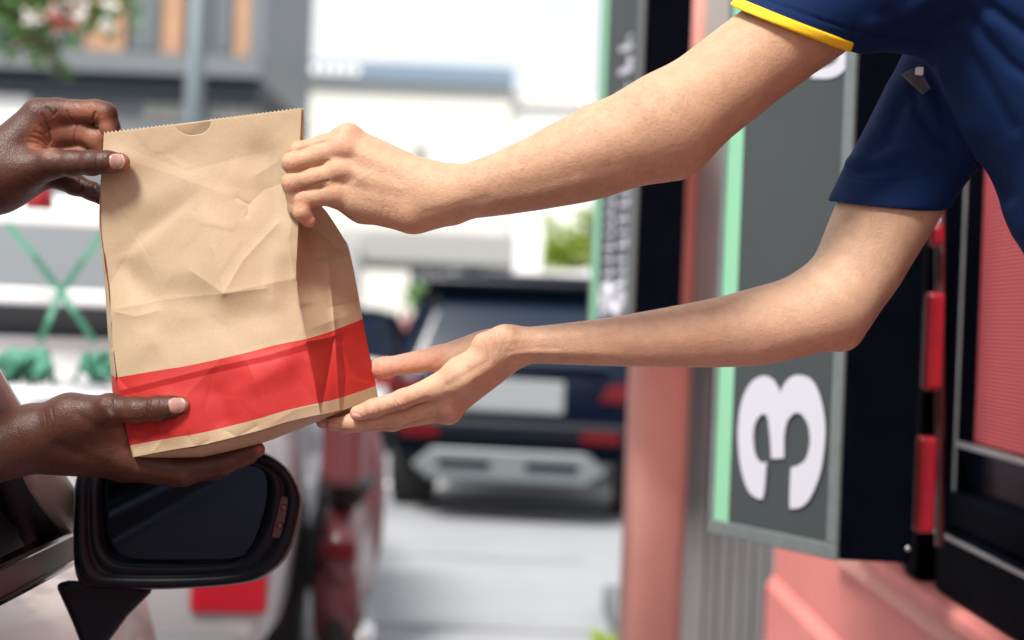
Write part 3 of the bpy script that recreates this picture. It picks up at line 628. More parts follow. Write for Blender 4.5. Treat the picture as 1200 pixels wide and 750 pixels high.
def facets(G, amp, seed, cell):                # low-relief crumple: tilted plates meeting in sharp lines
    r = np.random.default_rng(seed); x,y = G[...,0],G[...,1]
    n = int((x.max()-x.min())*(y.max()-y.min())/cell**2)+4
    cx = r.uniform(x.min(),x.max(),n); cy = r.uniform(y.min(),y.max(),n); gx = r.normal(size=n); gy = r.normal(size=n); o = r.normal(size=n)
    d = np.stack([np.hypot(x-a,y-b) for a,b in zip(cx,cy)],-1); w = np.exp(-(d/(cell*.42))**2)+1e-9
    w = w**1.6; h = (w*((x[...,None]-cx)*gx/cell+(y[...,None]-cy)*gy/cell+o*.6)).sum(-1)/w.sum(-1)
    G[...,2] += amp*h
def paper(name, G, v, kill=None, parent=bag, thick=True):
    nv,nu,_ = G.shape; d = D0+G[...,2]*PX/1000; px,py = G[...,0],G[...,1]
    u_ = (px-600)*K*d; v_ = -(py-375)*K*d; V = np.stack([u_*cr-v_*sr, d, CZ+u_*sr+v_*cr],-1).reshape(-1,3)
    i = np.arange(nv*nu).reshape(nv,nu); Q = np.stack([i[:-1,:-1],i[1:,:-1],i[1:,1:],i[:-1,1:]],-1).reshape(-1,4)
    if kill is not None:
        c = G.reshape(-1,3)[Q].mean(1); Q = Q[~kill(c[:,0],c[:,1])]
    me = np_mesh(name, V, Q); uv = me.uv_layers.new(name='UVMap'); li = np.empty(len(me.loops),np.int32); me.loops.foreach_get('vertex_index',li)
    uv.data.foreach_set('uv', np.stack([np.zeros(len(li)), v.ravel()[li]],1).astype(np.float32).ravel())
    o = link(name, me, 'kraft', parent)
    so_ = o.modifiers.new('thick','SOLIDIFY'); so_.thickness = .00035; so_.offset = 0
    return o
TL,TR,BR,BL = (122,157,4),(353.5,128,2),(376,486,-8),(156,536,0)
left = [TL,(117,250,10),(122,305,10),(127,340,8),(134,425,4),(141,470,2),BL]
right = [TR,(351,190,6),(350,250,0),(347.5,330,-2),(357,390,-8),(370,455,-10),BR]
nu,nv = 300,430
G,u,v = patch(left, right, [TL,(180,150,2),(270,139,1),TR], [BL,(205,527,-4),(240,521,-7),(300,506,-8),(340,494,-8),BR], nu, nv)
G[...,2] += -14*np.sin(np.pi*u)**.8*np.clip(v*1.5,0,1)**1.2*(1-.3*v)           # the filled bag bellies out
facets(G, 2.2, 4, 95); facets(G, .25, 5, 34)
for pl_,am,wd_ in (([(150,315),(190,345),(235,352)],6,22), ([(245,235),(262,330)],-5,34), ([(310,185),(338,245)],5,20), ([(180,235),(215,215)],-4,24), ([(200,395),(300,370)],3.5,22), ([(330,300),(320,350)],-3,16), ([(150,420),(170,400)],-3,18), ([(195,470),(205,505)],-3,14), ([(300,440),(340,425)],-4,18), ([(255,465),(262,490)],4,14)):
    G[...,2] += am*np.exp(-(polydist(G[...,0].ravel(),G[...,1].ravel(),pl_).reshape(nv,nu)/wd_)**2)*np.clip(np.minimum(u,1-u)*8,0,1)
tent(G, [(137,366),(160,371),(185,364)], -1.70, 9); tent(G, [(137,362),(200,350),(262,344),(345,326)], -1.49, 12)
for q in ([(262,344),(250,290)],[(262,344),(285,305),(325,262)],[(262,344),(310,338)],[(262,344),(225,318)]): tent(G, q, -1.47, 7)
tent(G, [(262,344)], 2.16, 9)
tent(G, [(278,232),(292,240),(290,252)], 1.70, 5); tent(G, [(300,205),(325,190),(345,170)], -1.70, 14); tent(G, [(285,245),(310,222),(345,210)], 1.36, 10)
tent(G, [(125,200),(150,260),(185,330)], -1.42, 22); tent(G, [(160,190),(230,215),(290,236)], -1.70, 26); tent(G, [(130,230),(175,300)], 1.13, 12); tent(G, [(140,170),(220,200),(300,180)], 0.90, 14)
tent(G, [(143,457),(200,443),(260,428),(315,416),(361,402)], -2.29, 10); tent(G, [(143,464),(200,450),(260,435),(315,423),(365,409)], 1.35, 8)
tent(G, [(215,468),(235,445),(260,420)], -1.13, 9); tent(G, [(320,410),(345,440),(372,470)], 1.13, 10); tent(G, [(290,425),(305,460),(318,495)], -1.36, 11); tent(G, [(250,440),(240,480),(246,505)], 1.13, 9)
tent(G, [(222,512),(228,525),(243,518)], 1.70, 5); tent(G, [(180,528),(190,516),(186,500)], -1.42, 6); tent(G, [(265,505),(278,512),(300,500)], 1.42, 5); tent(G, [(325,492),(345,480),(372,474)], -1.13, 8)
tent(G, [(150,500),(175,510),(160,525)], 1.13, 6); tent(G, [(127,335),(150,300),(165,270)], 1.13, 10); tent(G, [(345,326),(338,280),(344,252)], -1.42, 8)
tent(G, [(137,441),(150,455),(153,500)], 1.13, 5)
pin = np.exp(-((G[...,0]-140)/22.)**2-((G[...,1]-190)/22.)**2); G[...,2] = G[...,2]*(1-pin)-1.5*pin
top = np.abs((np.arange(nu)/6.0)%1-.5)*2; fall = np.clip(1-np.arange(nv)/5.,0,1)
G[...,1] -= (top[None,:]*2.8)*fall[:,None]
notch = lambda x,y: ((x-226)/21.)**2+((y-144)/14.5)**2 < 1
paper('front_panel', G, v, notch)
# right gusset, folded in on itself at the top
bk = [(356,127,4),(357.5,195,16),(366,228,36),(384,250,58),(402,278,72),(409,292,78),(418,335,84),(426,380,88),(435,425,92),(443,466,94)]
nu,nv = 110,430
G,u,v = patch(right, bk, [TR,(354.7,128,4),(356,127,4)], [BR,(398,481,26),(420,474,60),(443,466,94)], nu, nv)
inw = np.sin(np.pi*u)*(1-np.clip((v-.30)/.42,0,1))*np.clip(v/.25,0,1)
G[...,2] += 34*inw; G[...,0] -= 15*inw
facets(G, 1.1, 8, 40)
tent(G, [(384,300),(392,385),(398,484)], -5, 6); tent(G, [(350,402),(375,398),(391,394)], -5, 6); tent(G, [(391,396),(384,440),(377,476)], 6, 8); tent(G, [(398,405),(415,440),(430,468)], -4, 7); tent(G, [(400,400),(405,440),(402,478)], 4, 6)
tent(G, [(384,309),(407,300)], -4, 6); tent(G, [(352,310),(384,300)], 4, 6); tent(G, [(372,250),(395,290)], 5, 6); tent(G, [(388,360),(425,352)], 2, 6)
paper('side_gusset', G, v)
# left gusset: a sliver behind the front panel's edge
bl_ = [(123,156,8),(119,250,30),(123,310,46),(126,350,56),(131,430,66),(136,470,72),(166,520,80)]
nu,nv = 40,430
G,u,v = patch(bl_, left, [(123,156,8),(122.5,156,6),TL], [(166,520,80),(160,528,40),BL], nu, nv)
G[...,0] -= 2.5*np.sin(np.pi*u)*np.clip(v*2,0,1)*(v<.93); facets(G, 1.5, 12, 24); paper('side_gusset', G, v)
nu,nv = 160,220
bk0 = [(123,156,8),(180,149,8),(270,137.5,7),(356,127,4)]
G,u,v = patch(bl_, bk, bk0, [(166,520,80),(270,505,88),(443,466,94)], nu, nv); facets(G, 1.5, 14, 50)
paper('back_panel', G, v)
nu,nv = 220,90
G,u,v = patch([BL,(160,528,40),(166,520,80)], [BR,(398,481,26),(420,474,60),(443,466,94)], [BL,(205,527,-4),(240,521,-7),(300,506,-8),(340,494,-8),BR], [(166,520,80),(270,505,88),(443,466,94)], nu, nv)
G[...,1] += 22*np.sin(np.pi*v)**.7*np.sin(np.pi*np.clip(u*1.02,0,1))**.6*(1-.35*u); facets(G, 1.5, 21, 34); 
x_ = G[...,2].copy(); tent(G, [(222,512),(230,530),(245,540)], 2, 6); tent(G, [(300,500),(330,508),(372,497)], -2, 5); G[...,1] += (G[...,2]-x_)*.6; G[...,2] = x_
paper('base_panel', G, np.ones_like(v)*.99)
# ------------------------------------------------------------------ setting
g = MB(); g.add([(-150,-60,0),(150,-60,0),(150,400,0),(-150,400,0)], [(0,1,2,3)]); tag(g.obj('ground','asphalt'), kind='structure')
k = MB(); k.box(.50,.74,-4,7,0,.12); tag(k.obj('kerb','bgrey',bevel=.015), kind='structure')
m_ = MB()
for y0,y1,x0,x1 in ((9.0,9.25,-3.2,-.95),(11.6,11.9,-3.2,1.2),(7.6,7.75,-4.5,-1.6)): m_.box(x0,x1,y0,y1,.004,.006)
tag(m_.obj('sunlit_strip','line'), kind='structure')  # white strips paint in the bright sunlit ground around the SUV
m_ = MB()
for y0 in (4.2,6.4,8.3,13.5): m_.box(-9,.49,y0,y0+.03,.003,.005)
tag(m_.obj('pavement_joint','joint'), kind='structure')
def q2(n): return Vector(n).normalized()
# ---- the restaurant: coral wall, window opening, frame
WX = .72
rest = thing('restaurant', 'coral painted restaurant wall with a black framed serving window', 'restaurant', (WX,1.9,0))
sill = onplane(1069,668,(WX,0,0),(1,0,0)).z
gz = onplane(950,716,(WX,0,0),(1,0,0)).z
b = MB(); b.box(WX,WX+.2,-3,3.77,gz,sill-.03); b.box(WX,WX+.2,-3,.75,sill-.03,3.2); b.box(WX,WX+.2,.75,3.77,2.35,3.2); b.box(WX+.03,WX+.2,2.645,3.77,sill-.03,2.35); b.obj('wall','pink',rest,bevel=.004)
b = MB(); b.box(WX-.018,WX+.2,-3,3.775,0,gz-.028); b.prism([(WX-.018,-3,gz-.028),(WX,-3,gz),(WX+.1,-3,gz),(WX+.1,-3,gz-.028)],(0,6.774,0)); b.obj('plinth','pink',rest,bevel=.002)
b = MB(); b.box(WX-.045,WX+.22,.74,2.70,sill-.029,sill); b.obj('window_ledge','pink',rest,bevel=.008)
b = MB(); b.box(WX-.022,WX-.001,.74,3.0,sill-.075,sill-.031); b.obj('ledge_moulding','pinkc',rest,bevel=.006)
fr = MB()
z0 = sill+.002
fr.box(WX-.01,WX+.10,2.452,2.64,z0,2.3); fr.box(WX-.03,WX+.07,2.377,2.45,z0,2.3); fr.box(WX+.01,WX+.09,2.307,2.375,z0,2.3)
fr.box(WX-.02,WX+.10,.8,2.305,z0,z0+.10); fr.box(WX+.0,WX+.09,.8,2.305,z0+.102,z0+.16); fr.box(WX-.01,WX+.1,.8,2.305,2.2,2.32); fr.box(WX-.01,WX+.1,.74,.8,z0,2.32)
frame = fr.obj('window_frame','frameblack',rest,bevel=.006)
a_ = MB(); a_.box(WX+.004,WX+.0075,2.298,2.306,z0+.16,2.2); a_.box(WX-.026,WX-.02,.8,2.37,z0+.092,z0+.099); a_.box(WX+.0,WX+.012,.8,2.29,z0+.234,z0+.243); a_.obj('aluminium_edge','alu',frame,bevel=.002)
sc_ = MB(); sc_.box(WX+.030,WX+.035,1.9,2.285,z0+.243,2.2); sc_.obj('mesh_screen','mesh',rest)
lp_ = MB(); lp_.box(WX+.03,WX+.045,1.9,2.29,z0+.16,z0+.232); lp_.obj('lower_panel','blackgloss',rest)
inn = MB(); inn.box(WX+.9,WX+1.0,-1,3.5,.3,3); inn.box(WX+.2,WX+.95,2.6,2.7,.3,3); inn.box(WX+.2,WX+.95,-.6,-.5,.3,3); inn.box(WX+.2,WX+.95,-.5,2.6,2.8,2.9); inn.obj('kitchen_lining','seat',rest)
# red hinge plates between the sign box and the window frame
br_ = MB()
for (pa,pb,ya,yb) in ((1093,1108,262,288),(1086,1107,342,458),(1075,1098,512,626)):
    a0 = P(pa,(ya+yb)/2,2.02); b0 = P(pb,(ya+yb)/2,2.02); br_ = MB(); br_.box(a0.x,b0.x,2.02,2.05,P(1090,yb,2.02).z,P(1090,ya,2.02).z)
    tag(br_.obj('hinge_plate','redm',bevel=.007), {262:'highest of the red hinge plates, just under the worker\'s sleeve',342:'tall red hinge plate between the sign box and the window frame, middle one',512:'lowest red hinge plate, beside the window sill'}[ya], 'hinge plate', 'red hinge plates beside the window')
pp = MB(); pp.tube([P(1101,150,2.07),P(1101,640,2.07)],.007,12); tag(pp.obj('hinge_rod','maroon',None,True),'thin dark red rod running behind the red hinge plates','rod')
# ---- lane sign with the rotated 3
def lane_sign(name, label, near, far, zb, zt, xr, depth, glyphs, panel_mb=None):
    A = Vector((near[0],near[1],0)); B = Vector((far[0],far[1],0)); dr = (B-A).normalized(); n = Vector((dr.y,-dr.x,0)); 
    if n.y > 0: n = -n
    t = thing(name, label, 'sign', (A.x,A.y,zb))
    bx = MB(); e_ = .004
    foot = [A-n*e_, Vector((xr,A.y,0)), Vector((xr,A.y+depth,0)), B-n*e_+Vector((.02,depth*.4,0)), B-n*e_]
    bx.prism([p+Vector((0,0,zb)) for p in foot], (0,0,zt-zb)); box_ = bx.obj('case','black',t,bevel=.004)
    W = (B-A).length
    def pt(s, z, o=0): return A+dr*s+n*o+Vector((0,0,z))
    f = MB(); ft = .022
    f.prism([pt(0,zb,0),pt(W,zb,0),pt(W,zb+ft,0),pt(0,zb+ft,0)], n*.008); f.prism([pt(0,zb+ft,0),pt(ft*.9,zb+ft,0),pt(ft*.9,zt,0),pt(0,zt,0)], n*.008); f.prism([pt(W-ft*.45,zb+ft,0),pt(W,zb+ft,0),pt(W,zt,0),pt(W-ft*.45,zt,0)], n*.008)
    f.obj('frame','steel',t,bevel=.002)
    s0,s1 = ft*.9, W-ft*.45; g0 = s1-(s1-s0)*.14
    f = MB(); f.prism([pt(s0,zb+ft,0),pt(g0,zb+ft,0),pt(g0,zt,0),pt(s0,zt,0)], n*.004); f.obj('face','signgrey',t)
    f = MB(); f.prism([pt(g0,zb+ft,0),pt(s1,zb+ft,0),pt(s1,zt,0),pt(g0,zt,0)], n*.005); f.obj('green_stripe','mint',t)
    return t, pt, A, n, W
nearp = P(995,375,1.95); farp = P(843,375,2.17)
zb = onplane(975,655,nearp,(nearp-farp).cross(Vector((0,0,1)))).z
sg, pt, A, nn, W = lane_sign('lane_sign', 'large dark lane sign with a white sideways 3 and green stripe, beside the window', nearp, farp, zb, 2.02, P(1072,560,1.95).x, .16, None)
def glyph(px_pts, name, parent, pl, n, m='signwhite', sm=True):
    pts = spline(px_pts, 5) if sm else px_pts
    v = [onplane(x,y,pl,n) for x,y in pts]; b = MB(); b.prism([q+Vector(n)*.004 for q in v], Vector(n)*.003); return b.obj(name, m, parent)
def z7(l): return [(800+x/2.027,380+y/2.027) for x,y in l]
three = z7([(195,415),(183,413),(163,395),(147,350),(139,290),(139,235),(148,180),(168,140),(195,123),(218,130),(232,150),(238,166),(245,148),(262,127),(285,121),(313,134),(333,175),(344,235),(343,290),(333,355),(312,408),(290,433),(262,438),
            (261,420),(262,380),(264,340),(278,336),(298,322),(309,285),(306,244),(291,216),(274,211),(256,230),(248,262),(247,290),(247,317),(234,319),(217,318),(216,290),(213,255),(208,221),(195,214),(179,236),(174,270),(178,308),(190,328),(204,328),(204,345),(201,390),(197,413)])
fp = A+nn*.002
def glyph_poly(pts, name, parent, pl, n, m):
    v = [onplane(x,y,pl,n)+Vector(n)*.004 for x,y in pts]; me = bpy.data.meshes.new(name); b = bmesh.new(); vs = [b.verts.new(q) for q in v]; es = [b.edges.new((vs[i],vs[(i+1)%len(vs)])) for i in range(len(vs))]
    bmesh.ops.triangle_fill(b, edges=es, use_beauty=True); bmesh.ops.solidify(b, geom=b.faces[:], thickness=.002); bmesh.ops.recalc_face_normals(b, faces=b.faces); b.to_mesh(me); b.free(); return link(name, me, m, parent)
def sharp(pts, corners, n=6):                  # smooth between the listed sharp corners
    out = []; c = sorted(corners)
    for a,b in zip(c, c[1:]+[c[0]+len(pts)]):
        seg = [pts[i%len(pts)] for i in range(a,b+1)]; out += spline(seg, n, False)[:-1]
    return out
b = MB(); q = P(1064,643,1.949); b.lathe((q.x,1.9505,q.z),(0,-1,0),[(0,.0035),(.002,.0035),(.003,.002)],12); b.obj('screw','alu',sg)
glyph_poly(sharp(three,[0,11,22,25,35,37,47]), 'number', sg, fp, tuple(nn), 'signwhite')
glyph_poly(sharp([(953,92),(975,92),(990,84),(996,68),(996,20),(986,20),(986,60),(980,74),(966,80),(953,80)],[0,4,5,9]), 'letter', sg, fp, tuple(nn), 'signwhite')
# the sign one lane further on: same make, its writing too blurred to read
n2 = P(744,330,3.62); f2 = P(694,330,3.85)
sg2, pt2, A2, nn2, W2 = lane_sign('lane_sign', 'tall blurred dark sign with green edge beyond the worker\'s upper arm', n2, f2, P(744,402,3.62).z, 2.32, P(800,330,3.62).x, .16, None)
rs = random.Random(5)
def col_text(z_hi, z_lo, s_c, hgt, n_, cell):
    zc = z_hi
    while zc > z_lo:
        h_ = cell*rs.uniform(.6,1.1); b = MB()
        b.prism([pt2(s_c-hgt/2,zc-h_,.004),pt2(s_c-hgt/2,zc-h_*.7,.004),pt2(s_c+hgt/2,zc-h_*.7,.004),pt2(s_c+hgt/2,zc-h_,.004)], nn2*.003)
        b.prism([pt2(s_c-hgt/2*rs.choice((1,.2)),zc-h_*.68,.004),pt2(s_c-hgt/2*rs.choice((1,.2)),zc-h_*.1,.004),pt2(s_c-hgt/2+hgt*.3,zc-h_*.1,.004),pt2(s_c-hgt/2+hgt*.3,zc-h_*.68,.004)], nn2*.003)
        b.obj('letter','signwhite',sg2); zc -= h_*1.35
col_text(P(730,40,3.7).z, P(730,110,3.7).z, W2*.36, .07, 3, .045)
col_text(P(722,215,3.7).z, P(722,332,3.7).z, W2*.28, .05, 7, .03); col_text(P(722,215,3.7).z, P(722,332,3.7).z, W2*.58, .05, 7, .03)
b = MB(); zc = P(718,352,3.7).z; pth = [pt2(W2*(.42+.22*math.cos(t)), zc+.038*math.sin(2*t), .009) for t in np.linspace(0,2*math.pi,30)]; b.tube(pth, .012, 8, False); b.obj('number','signwhite',sg2)
# coral column and grey walls
cx = (P(735,600,4.05).x+P(812,600,4.05).x)/2
b = MB(); prof = [(cx+.098*math.copysign(abs(math.cos(t))**.6,math.cos(t)), 4.12+.098*math.copysign(abs(math.sin(t))**.6,math.sin(t)), 0) for t in np.linspace(0,2*math.pi,40,endpoint=False)]
b.prism(prof, (0,0,4)); tag(b.obj('column','pinkc',None,True), 'rounded coral column standing between the dark SUV and the grey wall','column')
gw = thing('grey_wall','grey wall of narrow upright slats behind the lane sign','wall',(.6,4.0,0))
b = MB(); b.box(cx+.07,.92,4.02,4.2,0,P(800,428,4.0).z); b.obj('backing','greywall',gw)
b = MB(); b.box(cx+.07,.92,4.02,4.2,P(800,428,4.0).z+.004,4); b.obj('upper_panel','greypanel',gw)
for i in range(9):
    x = cx+.10+i*.034; b = MB(); b.box(x,x+.026,4.0,4.018,0,P(800,428,4.0).z-.004); b.obj('slat','greywall',gw,bevel=.003)
# a tuft by the column foot
def leafcloud(b, c, rad, n, size, r_, squash=(1,1,1)):
    for _ in range(n):
        d = Vector((r_.gauss(0,1),r_.gauss(0,1),r_.gauss(0,1))).normalized()*r_.random()**.45
        p = Vector(c)+Vector((d.x*rad*squash[0],d.y*rad*squash[1],d.z*rad*squash[2])); s_ = size*r_.uniform(.6,1.3)
        u_ = Vector((r_.gauss(0,1),r_.gauss(0,1),r_.gauss(0,.6))).normalized(); w_ = u_.cross(Vector((r_.gauss(0,1),r_.gauss(0,1),r_.gauss(0,1)))).normalized(); nn_ = u_.cross(w_)
        b.add([p, p+u_*s_*.5+w_*s_*.26+nn_*s_*.06, p+u_*s_, p+u_*s_*.5-w_*s_*.26+nn_*s_*.06], [(0,1,2),(0,2,3)])
b = MB(); r_ = random.Random(3); c = P(722,752,5.6)
for i in range(70):
    a = r_.random()*6.28; l = r_.uniform(.10,.2); p0 = Vector((c.x+r_.uniform(-.05,.05), c.y+r_.uniform(-.05,.05), 0)); o = Vector((math.cos(a),math.sin(a),0)); s_ = o.cross(Vector((0,0,1)))*.008
    b.add([p0-s_,p0+s_,p0+o*l*.3+Vector((0,0,l*.8))+s_,p0+o*l*.7+Vector((0,0,l))], [(0,1,2),(0,2,3)])
tag(b.obj('grass_tuft','leafy'),'small green tuft of grass at the foot of the coral column','plant')
# ------------------------------------------------------------------ vehicles
def yawT(loc, yaw):
    c_, s_ = math.cos(yaw), math.sin(yaw); lx,ly = loc
    return lambda v: Vector((lx+v.x*c_-v.y*s_, ly+v.x*s_+v.y*c_, v.z))
def wheel(t, T, x, y, r, w_, parent):
    sgn = 1 if x>0 else -1
    b = MB(); b.lathe((x-sgn*w_,y,r),(sgn,0,0),[(0,r*.55),(0,r*.93),(w_*.12,r),(w_*.88,r),(w_,r*.93),(w_,r*.64),(w_*.9,r*.62)],36); ty = b.obj('tyre','rubber',parent,True,T=T)
    b = MB(); b.lathe((x-sgn*w_*.5,y,r),(sgn,0,0),[(0,r*.6),(w_*.44,r*.62),(w_*.46,r*.56),(w_*.3,r*.5),(w_*.34,.04),(w_*.42,.03)],30)
    for k in range(5):
        a = k*2*math.pi/5; q = Vector((x-sgn*w_*.08,y,r)); e2 = Vector((0,math.cos(a),math.sin(a))); b.bar(q+e2*.03,q+e2*r*.58,.045,.03,(1,0,0))
    b.obj('rim','silver',ty,False,T=T)
def section(y, zl, zh, hw, crown=.03):
    p = [(0,zl),(hw*.86,zl),(hw*.97,zl+.10),(hw,zl+(zh-zl)*.45),(hw*.985,zl+(zh-zl)*.78),(hw*.95,zh-.05),(hw*.89,zh-.008),(hw*.6,zh+crown*.6),(0,zh+crown)]
    return [Vector((x,y,z)) for x,z in p]+[Vector((-x,y,z)) for x,z in p[-2:0:-1]]
def car_base(t, T, st, paint, wheels, wr):
    b = MB(); b.loft([section(*q) for q in st]); body = b.obj('body',paint,t,True,T=T)
    for x,y in wheels:
        wheel(t, T, x, y, wr, .21, t)
        b = MB(); sg_ = 1 if x>0 else -1; b.lathe((x-sg_*.24,y,wr),(sg_,0,0),[(0,wr*1.12),(.245,wr*1.12)],30); b.obj('wheel_arch','rubber',t,T=T)
    return body
def cabin(t, T, base, roof, hb, hr, z0, z1, glassm, paint, pillars=True):
    (y0,y1),(r0,r1) = base, roof
    def ring_(ya,yb,hw,z): return [Vector(p) for p in ((-hw,ya+.1,z),(-hw*.85,ya,z),(hw*.85,ya,z),(hw,ya+.1,z),(hw,yb-.25,z),(hw*.7,yb,z),(-hw*.7,yb,z),(-hw,yb-.25,z))]
    b = MB(); b.loft([ring_(y0,y1,hb,z0-.03), ring_(r0,r1,hr,z1)]); b.obj('cabin_glass',glassm,t,T=T)
    b = MB(); b.loft([ring_(r0-.02,r1+.02,hr+.012,z1-.03), ring_(r0-.02,r1+.02,hr+.012,z1), ring_(r0+.1,r1-.12,hr*.8,z1+.045)]); b.obj('roof',paint,t,True,T=T)
    if pillars:
        R0,R1 = ring_(y0,y1,hb+.006,z0-.03), ring_(r0,r1,hr+.006,z1-.01)
        for i,j in ((0,.5),(3,.5),(4,.5),(7,.5)):
            b = MB(); b.bar(R0[i],R1[i],.09,.05,(0,1,0)); b.obj('pillar',paint,t,bevel=.01,T=T)
        for sx in (-1,1):
            b = MB(); ym = (y0+y1)/2-.1; b.bar((sx*(hb+.004),ym,z0-.02),(sx*(hr+.006),(r0+r1)/2,z1-.02),.07,.03,(0,1,0)); b.obj('pillar',paint,t,T=T)
# ---- dark SUV ahead
T = yawT((.02,9.75), R(-6))
suv = thing('parked_suv','dark navy SUV seen from behind on the grey lane','car',T(Vector((0,2.2,0))))
car_base(suv, T, [(0,.50,.98,.80),(.05,.44,1.02,.88),(.4,.40,1.04,.925),(1.2,.36,1.05,.93),(3.0,.36,1.05,.93),(3.9,.38,1.0,.91),(4.4,.42,.92,.82),(4.55,.5,.8,.7)], 'suv', [(-.93,.95),(.93,.95),(-.93,3.65),(.93,3.65)], .36)
cabin(suv, T, (.06,3.4), (.45,2.7), .86, .62, 1.04, 1.69, 'glass', 'suv')
b = MB(); b.loft([[Vector((x*.9,.02,z)) for x,z in ((-.62,.50),(.62,.50),(.74,.39),(.6,.28),(-.6,.28),(-.74,.39))],[Vector((x*.93,-.10,z)) for x,z in ((-.56,.515),(.56,.515),(.72,.39),(.58,.30),(-.58,.30),(-.72,.39))]]); b.obj('skid_plate','silver',suv,bevel=.02,T=T)
for x in (-.3,.3):
    b = MB(); b.box(x-.18,x+.18,-.115,-.095,.38,.44); b.obj('skid_slot','plastic',suv,bevel=.01,T=T)
b = MB(); b.box(-.84,.84,-.05,.1,.56,.72); b.obj('bumper','plastic',suv,bevel=.04,T=T)
b = MB(); b.box(-.36,.36,-.035,.0,.77,.99); b.obj('number_plate','greypanel2',suv,bevel=.01,T=T)
b = MB(); b.box(-.70,.70,.20,.50,1.62,1.68); b.obj('spoiler','blackgloss',suv,bevel=.02,T=T)
b = MB(); b.prism([(-.66,.055,1.08),(.66,.055,1.08),(.54,.36,1.57),(-.54,.36,1.57)],(0,-.012,.01)); b.obj('rear_window','glass2',suv,T=T)
for sx in (-1,1):
    b = MB(); b.prism([(sx*.60,-.02,.86),(sx*.89,.04,.86),(sx*.87,.06,1.0),(sx*.66,-.005,.98)],(0,-.02,0)); b.obj('tail_lamp','lamp2',suv,bevel=.01,T=T)
    b = MB(); b.box(sx*.62-.13,sx*.62+.13,-.065,-.045,.585,.66); b.obj('reflector','lamp2',suv,T=T)
    b = MB(); b.tube([(sx*.6,1.0,1.75),(sx*.6,2.6,1.75)],.018,8); b.obj('roof_rail','alu',suv,T=T)
    b = MB(); b.ball((sx*1.02,2.9,1.12),.1,8,(1,.6,.75)); b.obj('wing_mirror','suv',suv,True,T=T)
# ---- white pickup with a barred cargo rack
T = yawT((-1.47,3.66), R(5.6))
pk = thing('pickup_truck','white pickup truck with a barred cargo rack and crossed green straps','truck',T(Vector((0,2,0))))
zt = P(70,458,3.6).z
car_base(pk, T, [(0,.46,zt-.05,.84),(.04,.42,zt,.875),(.5,.38,zt,.89),(1.6,.36,zt,.89),(3.2,.36,1.08,.89),(4.3,.40,1.0,.86),(4.6,.48,.86,.75)], 'pale', [(-.89,1.35),(.89,1.35),(-.89,3.7),(.89,3.7)], .34)
cabin(pk, T, (1.75,3.5), (1.95,2.9), .84, .68, zt+.01, 1.78, 'bwin', 'white')
zr1 = P(70,255,3.68).z; zr2 = P(70,348,3.68).z; zr3 = P(70,398,3.68).z
for zz in (zr1,zr2):
    b = MB(); b.box(-.86,.78,.03,.075,zz-.022,zz+.022); b.obj('rack_bar','white',pk,bevel=.006,T=T)
for x in (-.85,-.02,.77):
    b = MB(); b.box(x-.02,x+.02,.08,.12,zt-.02,zr1+.02); b.obj('rack_post','white',pk,bevel=.005,T=T)
for x in (-.85,.77):
    b = MB(); b.box(x-.02,x+.02,.125,1.7,zr1-.02,zr1+.02); b.obj('rack_bar','white',pk,bevel=.005,T=T)
b = MB(); b.box(-.83,.74,.14,.16,zr3+.003,zr2-.026); b.obj('dark_board','seat',pk,T=T)
b = MB(); b.box(-.86,.80,.125,.135,zt+.02,zr3); b.obj('board','white',pk,T=T)
b = MB(); b.box(-.80,.80,-.015,.0,zt-.11,zt-.06); b.obj('tailgate_trim','bgrey',pk,T=T)
for sx in (-1,1):
    b = MB(); b.box(sx*.76-.10,sx*.76+.10,-.02,.06,.60,.80); b.obj('tail_lamp','lamp',pk,bevel=.012,T=T)
b = MB(); b.box(-.8,.8,-.10,.02,.42,.54); b.obj('bumper','silver',pk,bevel=.02,T=T)
b = MB(); b.box(-.2,.2,-.02,0,.68,.80); b.obj('number_plate','plate',pk,T=T)
def on_y(px,py,d): return P(px,py,d)
for pts in ([(8,262),(40,300),(67,336),(88,366),(110,400)], [(128,262),(98,305),(68,348),(57,376),(47,400)]):
    b = MB(); q = [P(x,y,3.60-.02*(i%2)) for i,(x,y) in enumerate(pts)]
    for a_,b_ in zip(q[:-1],q[1:]): b.bar(a_,b_+(b_-a_)*.03,.016,.004,(0,1,0))
    b.obj('strap','green',pk)
for px,lab in ((32,'leftmost bundle of green netting on the white truck rack'),(122,'bundle of green netting beside the brown bag on the truck rack')):
    b = MB(); r_ = random.Random(px); c = P(px,428,3.58)
    for i in range(9): b.ball((c.x+r_.uniform(-.045,.045),c.y+r_.uniform(-.02,.02),c.z+r_.uniform(-.02,.02)),.024,6,(1,1,1.2))
    for i in range(16): 
        a = c+Vector((r_.uniform(-.05,.05),r_.uniform(-.04,0),.03)); b.tube([a,a+Vector((r_.uniform(-.03,.03),-.01,-.035)),a+Vector((r_.uniform(-.05,.05),-.012,-.075))],.007,6)
    tag(b.obj('netting_bundle','green',None,True),lab,'netting','green netting bundles on the truck')
b = MB(); c = P(46,226,3.9); b.lathe((c.x,c.y,zr1+.024),(0,0,1),[(0,.035),(.03,.04),(.07,.034),(.085,.015)],16); tag(b.obj('beacon','lamp',None,True),'small red beacon on top of the white truck rack','beacon')
